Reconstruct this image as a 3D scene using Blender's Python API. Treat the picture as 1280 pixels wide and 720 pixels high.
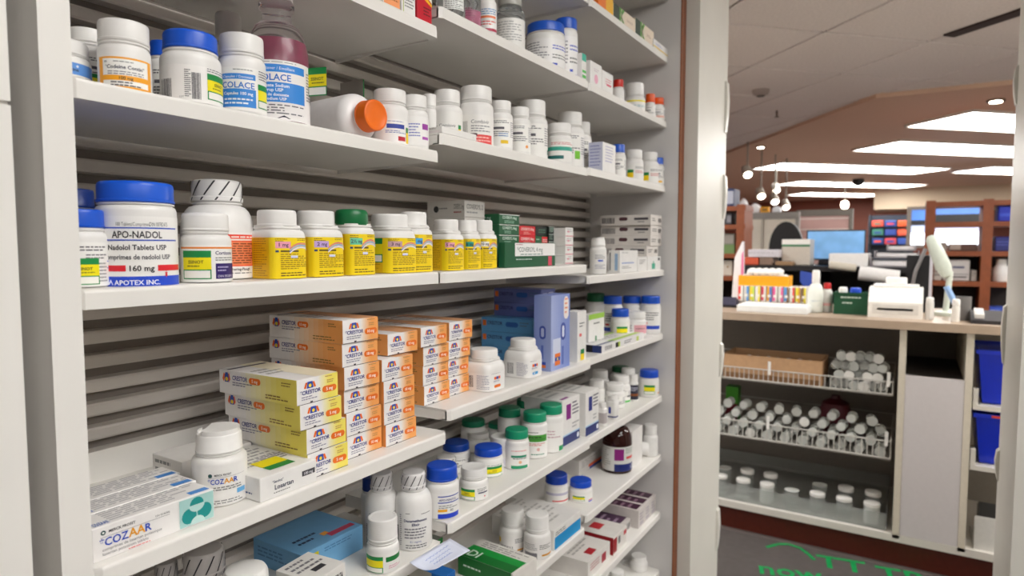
import bpy, bmesh, math, random
from mathutils import Vector, Matrix, Euler
random.seed(7)
for o in list(bpy.data.objects): bpy.data.objects.remove(o)
SC = bpy.context.scene
COL = SC.collection
# ------------------------------------------------------------------ camera
FPX = 801.13                      # focal length in pixels of the 1280 px wide frame
CAM = Vector((0.0, 0.0, 1.30))
TH, PIT, ROL = math.radians(32.01), math.radians(-3.612), math.radians(0.033)
FW = Vector((math.cos(TH)*math.cos(PIT), math.sin(TH)*math.cos(PIT), math.sin(PIT)))
RT = Vector((math.sin(TH), -math.cos(TH), 0)); UP = RT.cross(FW)
RT, UP = RT*math.cos(ROL)+UP*math.sin(ROL), UP*math.cos(ROL)-RT*math.sin(ROL)
cd = bpy.data.cameras.new('camera'); cam = bpy.data.objects.new('camera', cd); COL.objects.link(cam)
m = Matrix((RT, UP, -FW)).transposed().to_4x4(); m.translation = CAM; cam.matrix_world = m
cd.sensor_width = 36; cd.sensor_fit = 'HORIZONTAL'; cd.lens = FPX/1280*36
cd.clip_start = 0.02; cd.clip_end = 60
cd.dof.use_dof = True; cd.dof.focus_distance = 0.78; cd.dof.aperture_fstop = 6.3
SC.camera = cam
# ------------------------------------------------------------------ world and exposure
w = bpy.data.worlds.new('world'); SC.world = w; w.use_nodes = True
bgn = w.node_tree.nodes['Background']; bgn.inputs[0].default_value = (1.0, .97, .94, 1); bgn.inputs[1].default_value = 0.35
SC.view_settings.view_transform = 'Standard'; SC.view_settings.look = 'None'
SC.view_settings.gamma = 1; SC.view_settings.use_curve_mapping = False
SC.view_settings.exposure = 1.4
TROFFER_POWER = 5.0               # emission of the ceiling light panels

# ------------------------------------------------------------------ projection helpers (pixel -> direction)
def ray(x, y): return FW + RT*((x-640)/FPX) - UP*((y-360)/FPX)
def ang(x, y=330): d = ray(x, y); return math.atan2(d.y, d.x)
def hit(x, y, ax, v):
    d = ray(x, y); t = (v-CAM[ax])/d[ax]; return CAM + d*t
def zat(x, y, D): d = ray(x, y); return CAM.z + d.z/math.hypot(d.x, d.y)*D

# ------------------------------------------------------------------ materials (all procedural)
def lin(c):
    if isinstance(c, str):
        c = c.lstrip('#'); c = c if len(c) == 6 else ''.join(q*2 for q in c); c = [int(c[i:i+2], 16)/255 for i in (0, 2, 4)]
    return tuple((x/12.92 if x <= .04045 else ((x+.055)/1.055)**2.4) for x in c)
MATS = {}
def M(col, rough=.45, metal=0., vary=.03, trans=0., emit=0., scale=60., alpha=1., bump=0.):
    key = (col, rough, metal, vary, trans, emit, scale, alpha, bump)
    if key in MATS: return MATS[key]
    mt = bpy.data.materials.new('paint_%s' % str(col).lstrip('#')); mt.use_nodes = True
    nt = mt.node_tree; b = nt.nodes['Principled BSDF']; c = lin(col)
    if vary:
        tc = nt.nodes.new('ShaderNodeTexCoord'); n = nt.nodes.new('ShaderNodeTexNoise'); n.inputs['Scale'].default_value = scale
        r = nt.nodes.new('ShaderNodeValToRGB')
        r.color_ramp.elements[0].position = .3; r.color_ramp.elements[1].position = .7
        r.color_ramp.elements[0].color = (*[x*(1-vary) for x in c], 1); r.color_ramp.elements[1].color = (*[min(1, x*(1+vary)) for x in c], 1)
        nt.links.new(tc.outputs['Object'], n.inputs['Vector']); nt.links.new(n.outputs['Fac'], r.inputs['Fac']); nt.links.new(r.outputs['Color'], b.inputs['Base Color'])
        if bump:
            bp = nt.nodes.new('ShaderNodeBump'); bp.inputs['Strength'].default_value = bump; bp.inputs['Distance'].default_value = .002
            nt.links.new(n.outputs['Fac'], bp.inputs['Height']); nt.links.new(bp.outputs['Normal'], b.inputs['Normal'])
    else: b.inputs['Base Color'].default_value = (*c, 1)
    b.inputs['Roughness'].default_value = rough; b.inputs['Metallic'].default_value = metal
    if trans: b.inputs['Transmission Weight'].default_value = trans; b.inputs['IOR'].default_value = 1.18
    if emit: b.inputs['Emission Color'].default_value = (*c, 1); b.inputs['Emission Strength'].default_value = emit
    if alpha < 1: b.inputs['Alpha'].default_value = alpha
    MATS[key] = mt; return mt
WHITE, OFFW, BLUE, NAVY, YEL, GRN, RED, BLK, GREY = '#ebe9e6', '#e6e2dc', '#0f55cf', '#1d2a78', '#f7d40a', '#12823f', '#d6263a', '#26242a', '#8a8684'
PLASTIC = lambda c: M(c, .32)
PRINT = lambda c: M(c, .42, vary=0)

# ------------------------------------------------------------------ object helpers
def link(o, parent=None):
    COL.objects.link(o)
    if parent is not None: o.parent = parent
    return o
def empty(name, loc, label=None, cat=None, group=None, rz=0):
    o = bpy.data.objects.new(name, None); o.location = loc; o.rotation_euler = (0, 0, rz); o.empty_display_size = .02
    link(o); return tag(o, label, cat, group)
def tag(o, label=None, cat=None, group=None, kind=None):
    if label: o['label'] = label
    if cat: o['category'] = cat
    if group: o['group'] = group
    if kind: o['kind'] = kind
    return o
class MB:
    """collects faces (with a material each) and links them as one mesh object"""
    def __init__(s): s.v = []; s.f = []; s.m = []; s.mats = []; s.sm = []
    def mi(s, mat):
        if mat not in s.mats: s.mats.append(mat)
        return s.mats.index(mat)
    def add(s, vs, fs, mat, smooth=False):
        k = len(s.v); i = s.mi(mat); s.v += [tuple(v) for v in vs]
        for f in fs: s.f.append([k+j for j in f]); s.m.append(i); s.sm.append(smooth)
        return s
    def box(s, a, b, mat, M4=None):
        (x0, y0, z0), (x1, y1, z1) = a, b
        vs = [(x0,y0,z0),(x1,y0,z0),(x1,y1,z0),(x0,y1,z0),(x0,y0,z1),(x1,y0,z1),(x1,y1,z1),(x0,y1,z1)]
        if M4 is not None: vs = [tuple(M4 @ Vector(v)) for v in vs]
        return s.add(vs, [(0,3,2,1),(4,5,6,7),(0,1,5,4),(1,2,6,5),(2,3,7,6),(3,0,4,7)], mat)
    def prism(s, poly, z0, z1, mat, axis='z'):
        n = len(poly)
        def P(p, z): return {'z': (p[0], p[1], z), 'y': (p[0], z, p[1]), 'x': (z, p[0], p[1])}[axis]
        vs = [P(p, z0) for p in poly]+[P(p, z1) for p in poly]
        fs = [tuple(range(n))[::-1], tuple(range(n, 2*n))]+[(i, (i+1) % n, n+(i+1) % n, n+i) for i in range(n)]
        return s.add(vs, fs, mat)
    def lathe(s, prof, mat, seg=32, n=2., rib=None, M4=None, capb=True, capt=True, smooth=True):
        """prof: (radius, z) from bottom to top; n>2 squares the cross-section; rib=(z0,z1,depth)"""
        vs = []; fs = []
        for (r, z) in prof:
            for k in range(seg):
                a = 2*math.pi*k/seg; ca, sa = math.cos(a), math.sin(a)
                q = r if n == 2 else r/((abs(ca)**n+abs(sa)**n)**(1/n))
                if rib and rib[0] <= z <= rib[1] and k % 2: q -= rib[2]
                vs.append((q*ca, q*sa, z))
        for i in range(len(prof)-1):
            for k in range(seg):
                j = (k+1) % seg; fs.append((i*seg+k, i*seg+j, (i+1)*seg+j, (i+1)*seg+k))
        if capb: fs.append(tuple(range(seg))[::-1])
        if capt: fs.append(tuple(range((len(prof)-1)*seg, len(prof)*seg)))
        if M4 is not None: vs = [tuple(M4 @ Vector(v)) for v in vs]
        return s.add(vs, fs, mat, smooth)
    def tube(s, pts, r, mat, seg=6):
        pts = [Vector(p) for p in pts]
        for a, b in zip(pts, pts[1:]):
            d = b-a
            if d.length < 1e-6: continue
            q = d.to_track_quat('Z', 'Y').to_matrix().to_4x4(); q.translation = a
            s.lathe([(r, 0), (r, d.length)], mat, seg, M4=q)
        return s
    def build(s, name, parent=None, loc=None):
        me = bpy.data.meshes.new(name); me.from_pydata(s.v, [], s.f)
        for mt in s.mats: me.materials.append(mt)
        me.polygons.foreach_set('material_index', s.m); me.polygons.foreach_set('use_smooth', s.sm)
        if any(s.sm):
            try: me.set_sharp_from_angle(angle=math.radians(38))
            except Exception: pass
        me.update()
        o = bpy.data.objects.new(name, me); link(o, parent)
        if loc is not None: o.location = loc
        return o
def bevbox(name, dims, mat, parent, bev=.0006, seg=1, base=True, loc=(0, 0, 0)):
    """box of size dims, centred in x and y, standing on z=0, edges bevelled"""
    bm = bmesh.new(); bmesh.ops.create_cube(bm, size=1)
    for v in bm.verts: v.co = Vector((v.co.x*dims[0], v.co.y*dims[1], (v.co.z+.5)*dims[2]))
    if bev: bmesh.ops.bevel(bm, geom=bm.edges[:], offset=bev, segments=seg, affect='EDGES', profile=.5)
    me = bpy.data.meshes.new(name); bm.to_mesh(me); bm.free(); me.materials.append(mat)
    o = bpy.data.objects.new(name, me); link(o, parent); o.location = loc; return o
def copy_tree(o, parent=None):
    c = o.copy(); COL.objects.link(c)
    if parent is not None: c.parent = parent
    for ch in o.children: copy_tree(ch, c)
    return c
# ------------------------------------------------------------------ lettering: text outlines as flat meshes, cached
TXT = {}
def text_mesh(s, bold=False):
    k = (s, bold)
    if k not in TXT:
        cu = bpy.data.curves.new('t', 'FONT'); cu.body = s; cu.resolution_u = 2; cu.size = 1
        if bold: cu.offset = .018
        ob = bpy.data.objects.new('t', cu); me = bpy.data.meshes.new_from_object(ob)
        vs = [(v.co.x, v.co.y) for v in me.vertices]; fs = [tuple(p.vertices) for p in me.polygons]
        bpy.data.objects.remove(ob); bpy.data.curves.remove(cu); bpy.data.meshes.remove(me)
        x1 = max([v[0] for v in vs] or [1]); x0 = min([v[0] for v in vs] or [0])
        TXT[k] = (vs, fs, x0, x1)
    return TXT[k]
# ------------------------------------------------------------------ printed designs
# a design is a list in label space (u right, v up, both 0..1):
#  ('r',u0,v0,u1,v1,colour)  ('t',u,v,h,text,colour[,maxw,align,bold,slant])  ('l',u0,u1,vtop,n,dv,colour)  ('d',u,v,r,colour)
#  ('p',u0,v0,u1,v1,colour) rounded bar   ('b',u0,v0,u1,v1,colour) bar code   ('q',[(u,v)..],colour) polygon
def paint(items, W, H, mp, name, parent, seed=1, du=None):
    """draws a design with mp(u metres, v metres, lift) -> local point; colour fields go to the part, letters to a sub-part"""
    rnd = random.Random(seed); A = MB(); B = MB(); lay = 0
    du = du or W
    def quad(mb, u0, v0, u1, v1, mat, l):
        n = max(1, int(math.ceil(abs(u1-u0)*W/du-1e-6)))
        us = [u0+(u1-u0)*i/n for i in range(n+1)]
        vs = [mp(u*W, v0*H, l) for u in us]+[mp(u*W, v1*H, l) for u in us]
        mb.add(vs, [(i, i+1, n+2+i, n+1+i) for i in range(n)], mat)
    for it in items:
        k = it[0]; lay += 1; l = .00025+.00004*lay
        if k == 'r': quad(A, *it[1:5], PRINT(it[5]), l)
        elif k == 'g':                       # printed fade between two colours, ('g',u0,v0,u1,v1,ca,cb)
            ca, cb = [[int(c[i:i+2], 16) for i in (1, 3, 5)] for c in it[5:7]]; n = 8
            for i in range(n):
                t = (i+.5)/n; u0, u1 = it[1]+(it[3]-it[1])*i/n, it[1]+(it[3]-it[1])*(i+1)/n
                quad(A, u0, it[2], u1, it[4], PRINT('#%02x%02x%02x' % tuple(int(a+(b-a)*t) for a, b in zip(ca, cb))), l)
        elif k == 'q': A.add([mp(u*W, v*H, l) for u, v in it[1]], [tuple(range(len(it[1])))], PRINT(it[2]))
        elif k == 'd':
            u, v, r, c = it[1:5]; A.add([mp(u*W+r*H*math.cos(a*.3927), v*H+r*H*math.sin(a*.3927), l) for a in range(16)], [tuple(range(16))], PRINT(c))
        elif k == 'p':
            u0, v0, u1, v1, c = it[1:6]; r = min((v1-v0)*H, (u1-u0)*W)/2; P = []
            for cx, cy, t0 in ((u1*W-r, v1*H-r, 0), (u0*W+r, v1*H-r, 1), (u0*W+r, v0*H+r, 2), (u1*W-r, v0*H+r, 3)):
                for a in range(5): t = (t0+a/4)*math.pi/2; P.append((cx+r*math.cos(t), cy+r*math.sin(t)))
            A.add([mp(a, b, l) for a, b in P], [tuple(range(len(P)))], PRINT(c))
        elif k == 'b':
            u0, v0, u1, v1, c = it[1:6]; u = u0
            while u < u1:
                q = (u1-u0)*rnd.choice((.02, .035, .055)); quad(B, u, v0, min(u+q, u1), v1, PRINT(c), l); u += q+(u1-u0)*rnd.choice((.02, .03, .05))
        elif k == 'l':
            u0, u1, v, n, dv, c = it[1:7]
            for i in range(n):
                u = u0; end = u1-(u1-u0)*rnd.choice((0, .05, .15, .35))
                while u < end:
                    q = (u1-u0)*rnd.uniform(.07, .2); quad(B, u, v-i*dv, min(u+q, end), v-i*dv+dv*.42, PRINT(c), l); u += q+(u1-u0)*.03
        elif k == 't':
            u, v, h, s, c = it[1:6]; maxw = it[6] if len(it) > 6 else None; al = it[7] if len(it) > 7 else 'l'
            bold = it[8] if len(it) > 8 else False; sl = it[9] if len(it) > 9 else 0
            vs, fs, x0, x1 = text_mesh(s, bold); sy = h*H/.72; sx = sy; wd = (x1-x0)*sx
            if maxw and wd > maxw*W: sx *= maxw*W/wd; wd = maxw*W
            off = u*W-(0 if al == 'l' else wd/2 if al == 'c' else wd)
            B.add([mp(off+(x-x0)*sx+y*sy*sl, v*H+y*sy, l+.00006) for x, y in vs], fs, PRINT(c))
    p = parent
    if A.v: p = A.build(name, parent)
    if B.v: B.build('lettering', p)
    return p
# ------------------------------------------------------------------ shelf geometry (metres)
FRONT, PFRONT, BACKY = .586, .575, .795
X0L, E1, E2, E3 = .257, .7422, 1.2429, 1.7422
THK = .017
SHELF = {'L-1': 1.775, 'L0': 1.598, 'L1': 1.4224, 'L2': 1.2475, 'L3': 1.0115, 'L4': .8407, 'L5': .665,
         'M-1': 1.802, 'M0': 1.630, 'M1': 1.450, 'M2': 1.2473, 'M3': 1.0425, 'M4': .870, 'M5': .6735, 'M6': .500,
         'R-2': 1.969, 'R-1': 1.802, 'R0': 1.629, 'R1': 1.453, 'R2': 1.2227, 'R3': 1.045, 'R4': .868, 'R5': .698, 'R6': .5295, 'R7': .360}
TOP = {k: v+THK for k, v in SHELF.items()}
ROWN = {'L0': 'near bay, highest shelf', 'L1': 'near bay, syrup shelf', 'L2': 'near bay, yellow bottle shelf', 'L3': 'near bay, carton stack shelf', 'L4': 'near bay, low shelf',
        'M0': 'middle bay, jar shelf', 'M1': 'middle bay, white bottle shelf', 'M2': 'middle bay, green carton shelf', 'M3': 'middle bay, blue carton shelf', 'M4': 'middle bay, green cap shelf', 'M5': 'middle bay, low shelf', 'M6': 'middle bay, bottom shelf',
        'R-1': 'far bay, top shelf', 'R0': 'far bay, orange cap shelf', 'R1': 'far bay, white bottle shelf', 'R2': 'far bay, flat carton shelf', 'R3': 'far bay, blue cap shelf', 'R4': 'far bay, crowded shelf', 'R5': 'far bay, brown bottle shelf', 'R6': 'far bay, red carton shelf', 'R7': 'far bay, bottom shelf'}
SEED = [100]
def sid(): SEED[0] += 1; return SEED[0]

# ------------------------------------------------------------------ bottles
def headroom(sh):
    up = [v for k, v in SHELF.items() if k[0] == sh[0] and v > TOP[sh]]
    return (min(up) if up else 2.2)-TOP[sh]-.005
def body_profile(r, h, hc, rc, neck=.004, shoulder=.35):
    rn = min(rc*.93, r*.97); zs = h-hc-neck; sh = min((r-rn)*1.3+.003, zs*.45)*max(shoulder, .2)/.35
    P = [(r*.9, 0), (r*.985, .0012), (r, .004), (r, zs-sh)]
    for i in range(1, 6):
        t = i/5*math.pi/2; P.append((rn+(r-rn)*math.cos(t), zs-sh+sh*math.sin(t)))
    P += [(rn, zs+neck*.3), (rn*1.06, zs+neck*.4), (rn*1.06, zs+neck*.75), (rn, zs+neck*.85), (rn, h-hc+.0015)]
    return P, zs-sh
def cap_mesh(rc, hc, mat, style='ribbed', n=2.):
    mb = MB()
    if style == 'ribbed':
        mb.lathe([(rc*.97, 0), (rc, .0008), (rc, hc*.12), (rc*.985, hc*.14), (rc*.985, hc*.88), (rc*.955, hc*.97), (rc*.9, hc), (rc*.8, hc), (rc*.78, hc*.985), (rc*.3, hc*.985)], mat, 64, rib=(hc*.139, hc*.885, rc*.02))
    elif style == 'smooth':
        mb.lathe([(rc*.97, 0), (rc, .0008), (rc, hc*.12), (rc*.975, hc*.15), (rc*.975, hc*.8), (rc*.955, hc*.92), (rc*.91, hc*.985), (rc*.84, hc), (rc*.3, hc)], mat, 40)
    elif style == 'flip':
        mb.lathe([(rc*.97, 0), (rc, .001), (rc, hc*.1), (rc*.975, hc*.13), (rc*.95, hc*.72), (rc*.9, hc*.8), (rc*.4, hc*.81)], mat, 40)
        Rz = Matrix.Rotation(math.radians(-50), 4, 'Z')
        for a0, a1, z1 in ((-2.2, 2.2, hc), (2.75, 3.53, hc*.93)):
            P = [(rc*.88*math.cos(a0+(a1-a0)*i/18), rc*.88*math.sin(a0+(a1-a0)*i/18)) for i in range(19)]
            k = len(mb.v); mb.prism(P, hc*.78, z1, mat); mb.v[k:] = [tuple(Rz @ Vector(v)) for v in mb.v[k:]]
    elif style == 'band':
        mb.lathe([(rc*1.0, 0), (rc*1.03, .001), (rc*1.03, hc*.2), (rc*.98, hc*.24), (rc*.99, hc*.75), (rc*.95, hc*.93), (rc*.86, hc), (rc*.3, hc)], mat, 40)
    elif style == 'dome':
        mb.lathe([(rc*.98, 0), (rc, .001), (rc, hc*.62), (rc*.97, hc*.8), (rc*.88, hc*.94), (rc*.7, hc), (rc*.2, hc)], mat, 36)
    return mb
def solve(px0, px1, ytop, z0, yf, capw):
    a0, a1 = ang(px0), ang(px1); am = (a0+a1)/2; de = (a0-a1)/2
    D = yf/(math.sin(am)-math.sin(de)); r = D*math.sin(de); xm = (px0+px1)/2
    d = ray(xm, ytop); rc = r*capw
    h = zat(xm, ytop, D+rc*.8 if d.z < 0 else D-rc*.9)-z0
    return D*math.cos(am), D*math.sin(am), r, h
def bottle(px0, px1, ytop, sh, label, yf=.6, cap=WHITE, capw=.86, caph=.2, body=WHITE, style='ribbed', lab=None, lv=(.12, .97), arc=200, rot=0, n=2., neck=.004,
           shoulder=.35, cat='bottle', name='pill_bottle', group=None, h=None, bmat=None, dx=0.):
    z0 = TOP[sh]; X, Y, r, hh = solve(px0, px1, ytop, z0, yf, capw)
    bay = sh[0]; lo = {'L': .2578, 'M': E1+.001, 'R': E2+.001}[bay]; hi = {'L': E1-.001, 'M': E2-.001, 'R': 1.7435}[bay]; room = headroom(sh)
    while bay == 'L' and X-r+dx < lo and yf < .72: yf += .003; X, Y, r, hh = solve(px0, px1, ytop, z0, yf, capw)
    while Y+r > .788 and yf > .589: yf -= .003; X, Y, r, hh = solve(px0, px1, ytop, z0, yf, capw)
    while X+r+dx > 1.7435 and yf > .589: yf -= .002; X, Y, r, hh = solve(px0, px1, ytop, z0, yf, capw)
    X = max(min(X, hi-r-dx), lo+r-dx); h = min(h or hh, room)
    if n > 2: r *= .93
    root = empty(name, (X+dx, Y, z0+.0002), label, cat, group or '%ss on the %s' % (cat, ROWN[sh]))
    hc = h*caph; rc = r*capw; P, zs = body_profile(r, h, hc, rc, neck, shoulder)
    MB().lathe(P, bmat or PLASTIC(body), 40, n=n).build('bottle', root)
    c = cap_mesh(rc, hc, M(cap, .35), style).build('cap', root); c.location.z = h-hc
    if style == 'band':
        def mp(u, v, l): a = u/rc; return Vector(((rc*1.03+l)*math.cos(a), (rc*1.03+l)*math.sin(a), v))
        MBs = MB(); k = 11
        for i in range(k):
            a0 = 2*math.pi*i/k; us = [a0+.055*j for j in range(9)]
            for s0, s1 in ((.05, .2), (.28, .95)):
                pts = []
                for j in range(6):
                    t = s0+(s1-s0)*j/5; a = a0+t*.62
                    pts.append((a, t))
                MBs.add([((rc*1.035)*math.cos(a+o), (rc*1.035)*math.sin(a+o), t*hc*.97) for a, t in pts for o in (0, .075)], [(2*j, 2*j+1, 2*j+3, 2*j+2) for j in range(5)], PRINT('#2a2a30'))
        MBs.build('printed_seal', c)
    if lab:
        R = r; phi = math.atan2(-Y, -X)+math.radians(rot); W = math.radians(arc)*R; H = (lv[1]-lv[0])*zs; zb = lv[0]*zs
        def mp(u, v, l):
            a = phi+(u-W/2)/R; q = R if n == 2 else R/((abs(math.cos(a))**n+abs(math.sin(a))**n)**(1/n))
            return ((q+l)*math.cos(a), (q+l)*math.sin(a), zb+v)
        paint(lab, W, H, mp, 'label', root, sid(), du=R*.07)
    return root
# ------------------------------------------------------------------ cartons
def carton_at(X0, yf, z0, w, d, h, label, sh, col=WHITE, front=None, left=None, top=None, name='medicine_carton', cat='carton', group=None, rz=0, rough=.42):
    root = empty(name, (X0+w/2, yf+d/2, z0+.0002), label, cat, group or 'cartons on the %s' % ROWN.get(sh, 'counter'), rz)
    bevbox('carton', (w, d, h), M(col, rough), root)
    if front: paint(front, w, h, lambda u, v, l: (-w/2+u, -d/2-l, v), 'front_print', root, sid())
    if left: paint(left, d, h, lambda u, v, l: (-w/2-l, d/2-u, v), 'side_print', root, sid())
    if top: paint(top, w, d, lambda u, v, l: (-w/2+u, -d/2+v, h+l), 'top_print', root, sid())
    return root
def carton(xl, xc, xr, yt, sh, label, yf=.6, z0=None, d=None, h=None, w=None, **k):
    z0 = TOP[sh] if z0 is None else z0
    while yf/math.tan(ang(xr)) > 1.7435 and yf > .5885: yf -= .001
    X0 = yf/math.tan(ang(xc)); hi = {'L': E1-.001, 'M': E2-.001, 'R': 1.7435}[sh[0]]; w = w or min(hi, yf/math.tan(ang(xr)))-X0
    d = d or X0*math.tan(ang(xl))-yf
    h = h or zat(xc, yt, math.hypot(X0, yf))-z0
    d = min(d, .788-yf); h = min(h, TOP[sh]+headroom(sh)-z0)
    root = carton_at(X0, yf, z0, w, d, h, label, sh, **k)
    return root, z0+h+.0003
# ------------------------------------------------------------------ designs
def sticker(u0, v0, u1, v1, txt=True):
    """shop price sticker: green head, yellow field, white box with a green outline"""
    h = v1-v0; w = u1-u0
    L = [('r', u0, v0, u1, v1, '#0d8a43'), ('r', u0, v0+h*.34, u1, v0+h*.76, '#f4e400'), ('r', u0+w*.04, v0+h*.04, u1-w*.04, v0+h*.30, '#f3f1ea')]
    if txt: L += [('t', u0+w*.5, v0+h*.55, h*.11, 'SSINOT', '#4c4a10', w*.8, 'c', True), ('l', u0+w*.2, u0+w*.85, v0+h*.44, 1, h*.09, '#6a6510')]
    return L
def generic(seed, band=None, band_v=(.1, .3), stick=False, tint='#f4f2ee', txtc='#55535c', extra=()):
    r = random.Random(seed); L = [('r', 0, 0, 1, 1, tint)]
    if band: L.append(('r', 0, band_v[0], 1, band_v[1], band))
    L += [('l', .3, .7, .9, 2, .06, txtc), ('r', .32, .62, .32+r.uniform(.2, .34), .7, txtc), ('l', .3, .72, .52, 3, .07, txtc), ('l', .75, .97, .85, 8, .07, '#8d8b92'), ('b', .03, .3, .2, .75, '#3b3a40')]
    if stick: L += sticker(.3, .05, .62, .5, False)
    return L+list(extra)
D_CODB = [('r', 0, 0, 1, 1, '#f2f0ec'), ('r', 0, .1, 1, .8, '#5f95dd'), ('t', .52, .3, .2, 'Codeine', '#16244a', .4, 'c', True), ('d', .62, .6, .07, '#dfe8f4')]
D_CODC = [('r', 0, 0, 1, 1, '#f7a81c'), ('r', .1, .08, .9, .94, '#f6f4f0'), ('t', .14, .8, .07, 'PF', '#333', .1, 'l', True), ('l', .3, .8, .84, 1, .06, '#777'),
          ('t', .15, .63, .115, '*Codeine Contin*', '#2b2f4a', .7, 'l', True), ('l', .2, .8, .52, 2, .07, '#8c8a90'), ('r', .1, .26, .9, .42, '#f7a81c'), ('t', .5, .29, .1, '100 mg', '#53300a', .4, 'c', True),
          ('l', .25, .78, .18, 2, .09, '#55555c')]
D_BLUEBIG = [('r', 0, 0, 1, 1, '#f2efec'), ('b', .02, .12, .2, .62, '#30303a'), ('t', .3, .1, .05, 'LOT', '#555', .05), ('l', .36, .43, .85, 14, .055, '#3d3c45'), ('b', .44, .08, .54, .8, '#3d3c45'), ('l', .62, .95, .95, 2, .06, '#77757c')] + sticker(.62, .12, .98, .84)
D_COLCAP = [('r', 0, 0, 1, 1, '#f3f1ee'), ('l', .3, .62, .93, 1, .05, '#888'), ('r', .08, .72, .66, .85, '#2f86da'), ('t', .37, .75, .06, 'Capsules / Docusate', '#f0f4fa', .5, 'c'),
            ('t', .37, .52, .14, 'COLACE', '#2a74c9', .56, 'c', True), ('r', .08, .08, .66, .5, '#2f86da'), ('t', .37, .36, .07, 'Capsules 100 mg', '#f0f4fa', .5, 'c', True), ('l', .14, .6, .24, 2, .09, '#e6eef8'), ('l', .72, .98, .95, 4, .06, '#6f6d74')] + sticker(.7, .1, .96, .66, False)
D_COLSYR = [('r', 0, 0, 1, 1, '#efebea'), ('l', .2, .7, .96, 1, .03, '#999'), ('r', .1, .8, .72, .93, '#2f86da'), ('t', .41, .84, .05, 'Stool Softener / Emollient', '#eef3fa', .55, 'c'),
            ('t', .41, .66, .11, 'COLACE', '#2a6fc8', .58, 'c', True), ('r', .1, .3, .72, .63, '#2f86da'), ('t', .41, .55, .055, 'docusate Sodium', '#f2f6fb', .5, 'c', True), ('t', .41, .475, .055, 'Syrup USP', '#f2f6fb', .4, 'c', True),
            ('t', .41, .4, .05, 'sirop de docusate', '#f2f6fb', .55, 'c', True), ('t', .41, .33, .05, 'de sodium USP', '#f2f6fb', .5, 'c', True), ('l', .14, .7, .24, 4, .045, '#6b6a72'), ('q', [(.44, .03), (.5, .08), (.56, .03)], '#23233a'), ('l', .75, .98, .85, 10, .05, '#87858c')]
D_APO = [('r', 0, 0, 1, 1, '#f4f2ef'), ('t', .33, .86, .055, '100 Tablets/Comprimes', '#5a5a62', .27), ('t', .6, .86, .06, 'DIN 00782475', '#4a4a52', .17), ('r', .12, .822, .9, .842, '#2450c4'),
         ('t', .5, .69, .1, 'APO-NADOL', '#26262c', .42, 'c', True), ('r', .12, .648, .9, .668, '#2450c4'), ('t', .5, .52, .075, 'Nadolol Tablets USP', '#3a3a42', .5, 'c', True), ('t', .5, .385, .07, 'comprimes de nadolol USP', '#5a5a62', .58, 'c', True),
         ('r', .12, .215, .4, .3, '#e3202e'), ('r', .66, .215, .95, .3, '#e3202e'), ('t', .53, .218, .08, '160 mg', '#26262c', .22, 'c', True), ('r', .08, 0, .95, .14, '#1d49cd'), ('q', [(.24, .02), (.265, .1), (.29, .02)], '#f2f4fb'),
         ('t', .3, .02, .07, 'APOTEX INC.', '#f2f4fb', .42, 'l', True), ('q', [(.74+(.018 if k%2==0 else .009)*math.cos(k*math.pi/6+1.57), .165+(.06 if k%2==0 else .028)*math.sin(k*math.pi/6+1.57)) for k in range(12)], '#e3303c')]
D_CORT = [('r', 0, 0, 1, 1, '#f3f1ee'), ('r', .05, .9, .98, .95, '#ee8a30'), ('t', .6, .74, .1, 'Cortisone', '#3b2f62', .38, 'l', True), ('l', .6, .96, .64, 2, .06, '#666'), ('r', .6, .08, 1, .5, '#2c1468'),
          ('l', .63, .85, .38, 2, .09, '#b9b0d8'), ('t', .63, .12, .07, 'DIN 00280437', '#dcd6ee', .33)] + sticker(.12, .08, .54, .85)
D_ORANGE = [('r', 0, 0, 1, 1, '#f3f1ee'), ('r', .1, .27, 1, .95, '#f0875a'), ('r', .1, .8, 1, .95, '#ef4423'), ('l', .48, .9, .88, 1, .08, '#fbe9df'), ('r', .46, .82, .9, .855, '#fbe9df'), ('l', .45, .92, .74, 9, .052, '#7a3d20'), ('r', .1, .26, 1, .28, '#ef4423'), ('t', .5, .17, .06, 'Schering-Plough', '#444', .42, 'l', True), ('l', .5, .9, .1, 1, .05, '#888')]
def coumadin(mg, tagc, mglab='#e8a400', stick=False):
    L = [('r', 0, 0, 1, 1, '#f8d808'), ('r', 0, 0, .36, 1, '#eec000'), ('l', .04, .33, .95, 17, .055, '#b98708'), ('l', .44, .6, .95, 2, .045, '#8a6a10'), ('l', .78, .98, .97, 2, .04, '#8a6a10'), ('r', .44, .74, .66, .9, tagc),
         ('t', .55, .78, .09, mg, '#43344e', .19, 'c', True), ('r', .44, .64, .48, .69, '#31427a'), ('r', .5, .645, .8, .69, '#6a571a'), ('l', .5, .95, .58, 8, .05, '#a07d10'), ('l', .5, .93, .12, 2, .06, '#6e5612')]
    for i, c in enumerate(('#e5808c', '#8fb6e6', '#e9e6f2')):
        P = [(.7+.3*math.cos(t*.26+1.57-.1)*(1-.12*i)*-1+.0, .62+.28*math.sin(t*.3)*(1-.16*i)) for t in range(0, 5)]
        o = [(.98-.34*k/5, .72+.16*math.sin(k/5*2.4+.6)-.05*i) for k in range(6)]; q = [(u, v-.035) for u, v in o][::-1]
        L.append(('q', o+q, c))
    L.append(('r', .66, .5, .78, .56, '#dcdcf0'))
    if stick: L += sticker(.03, .3, .36, .99, False)
    return L
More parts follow.
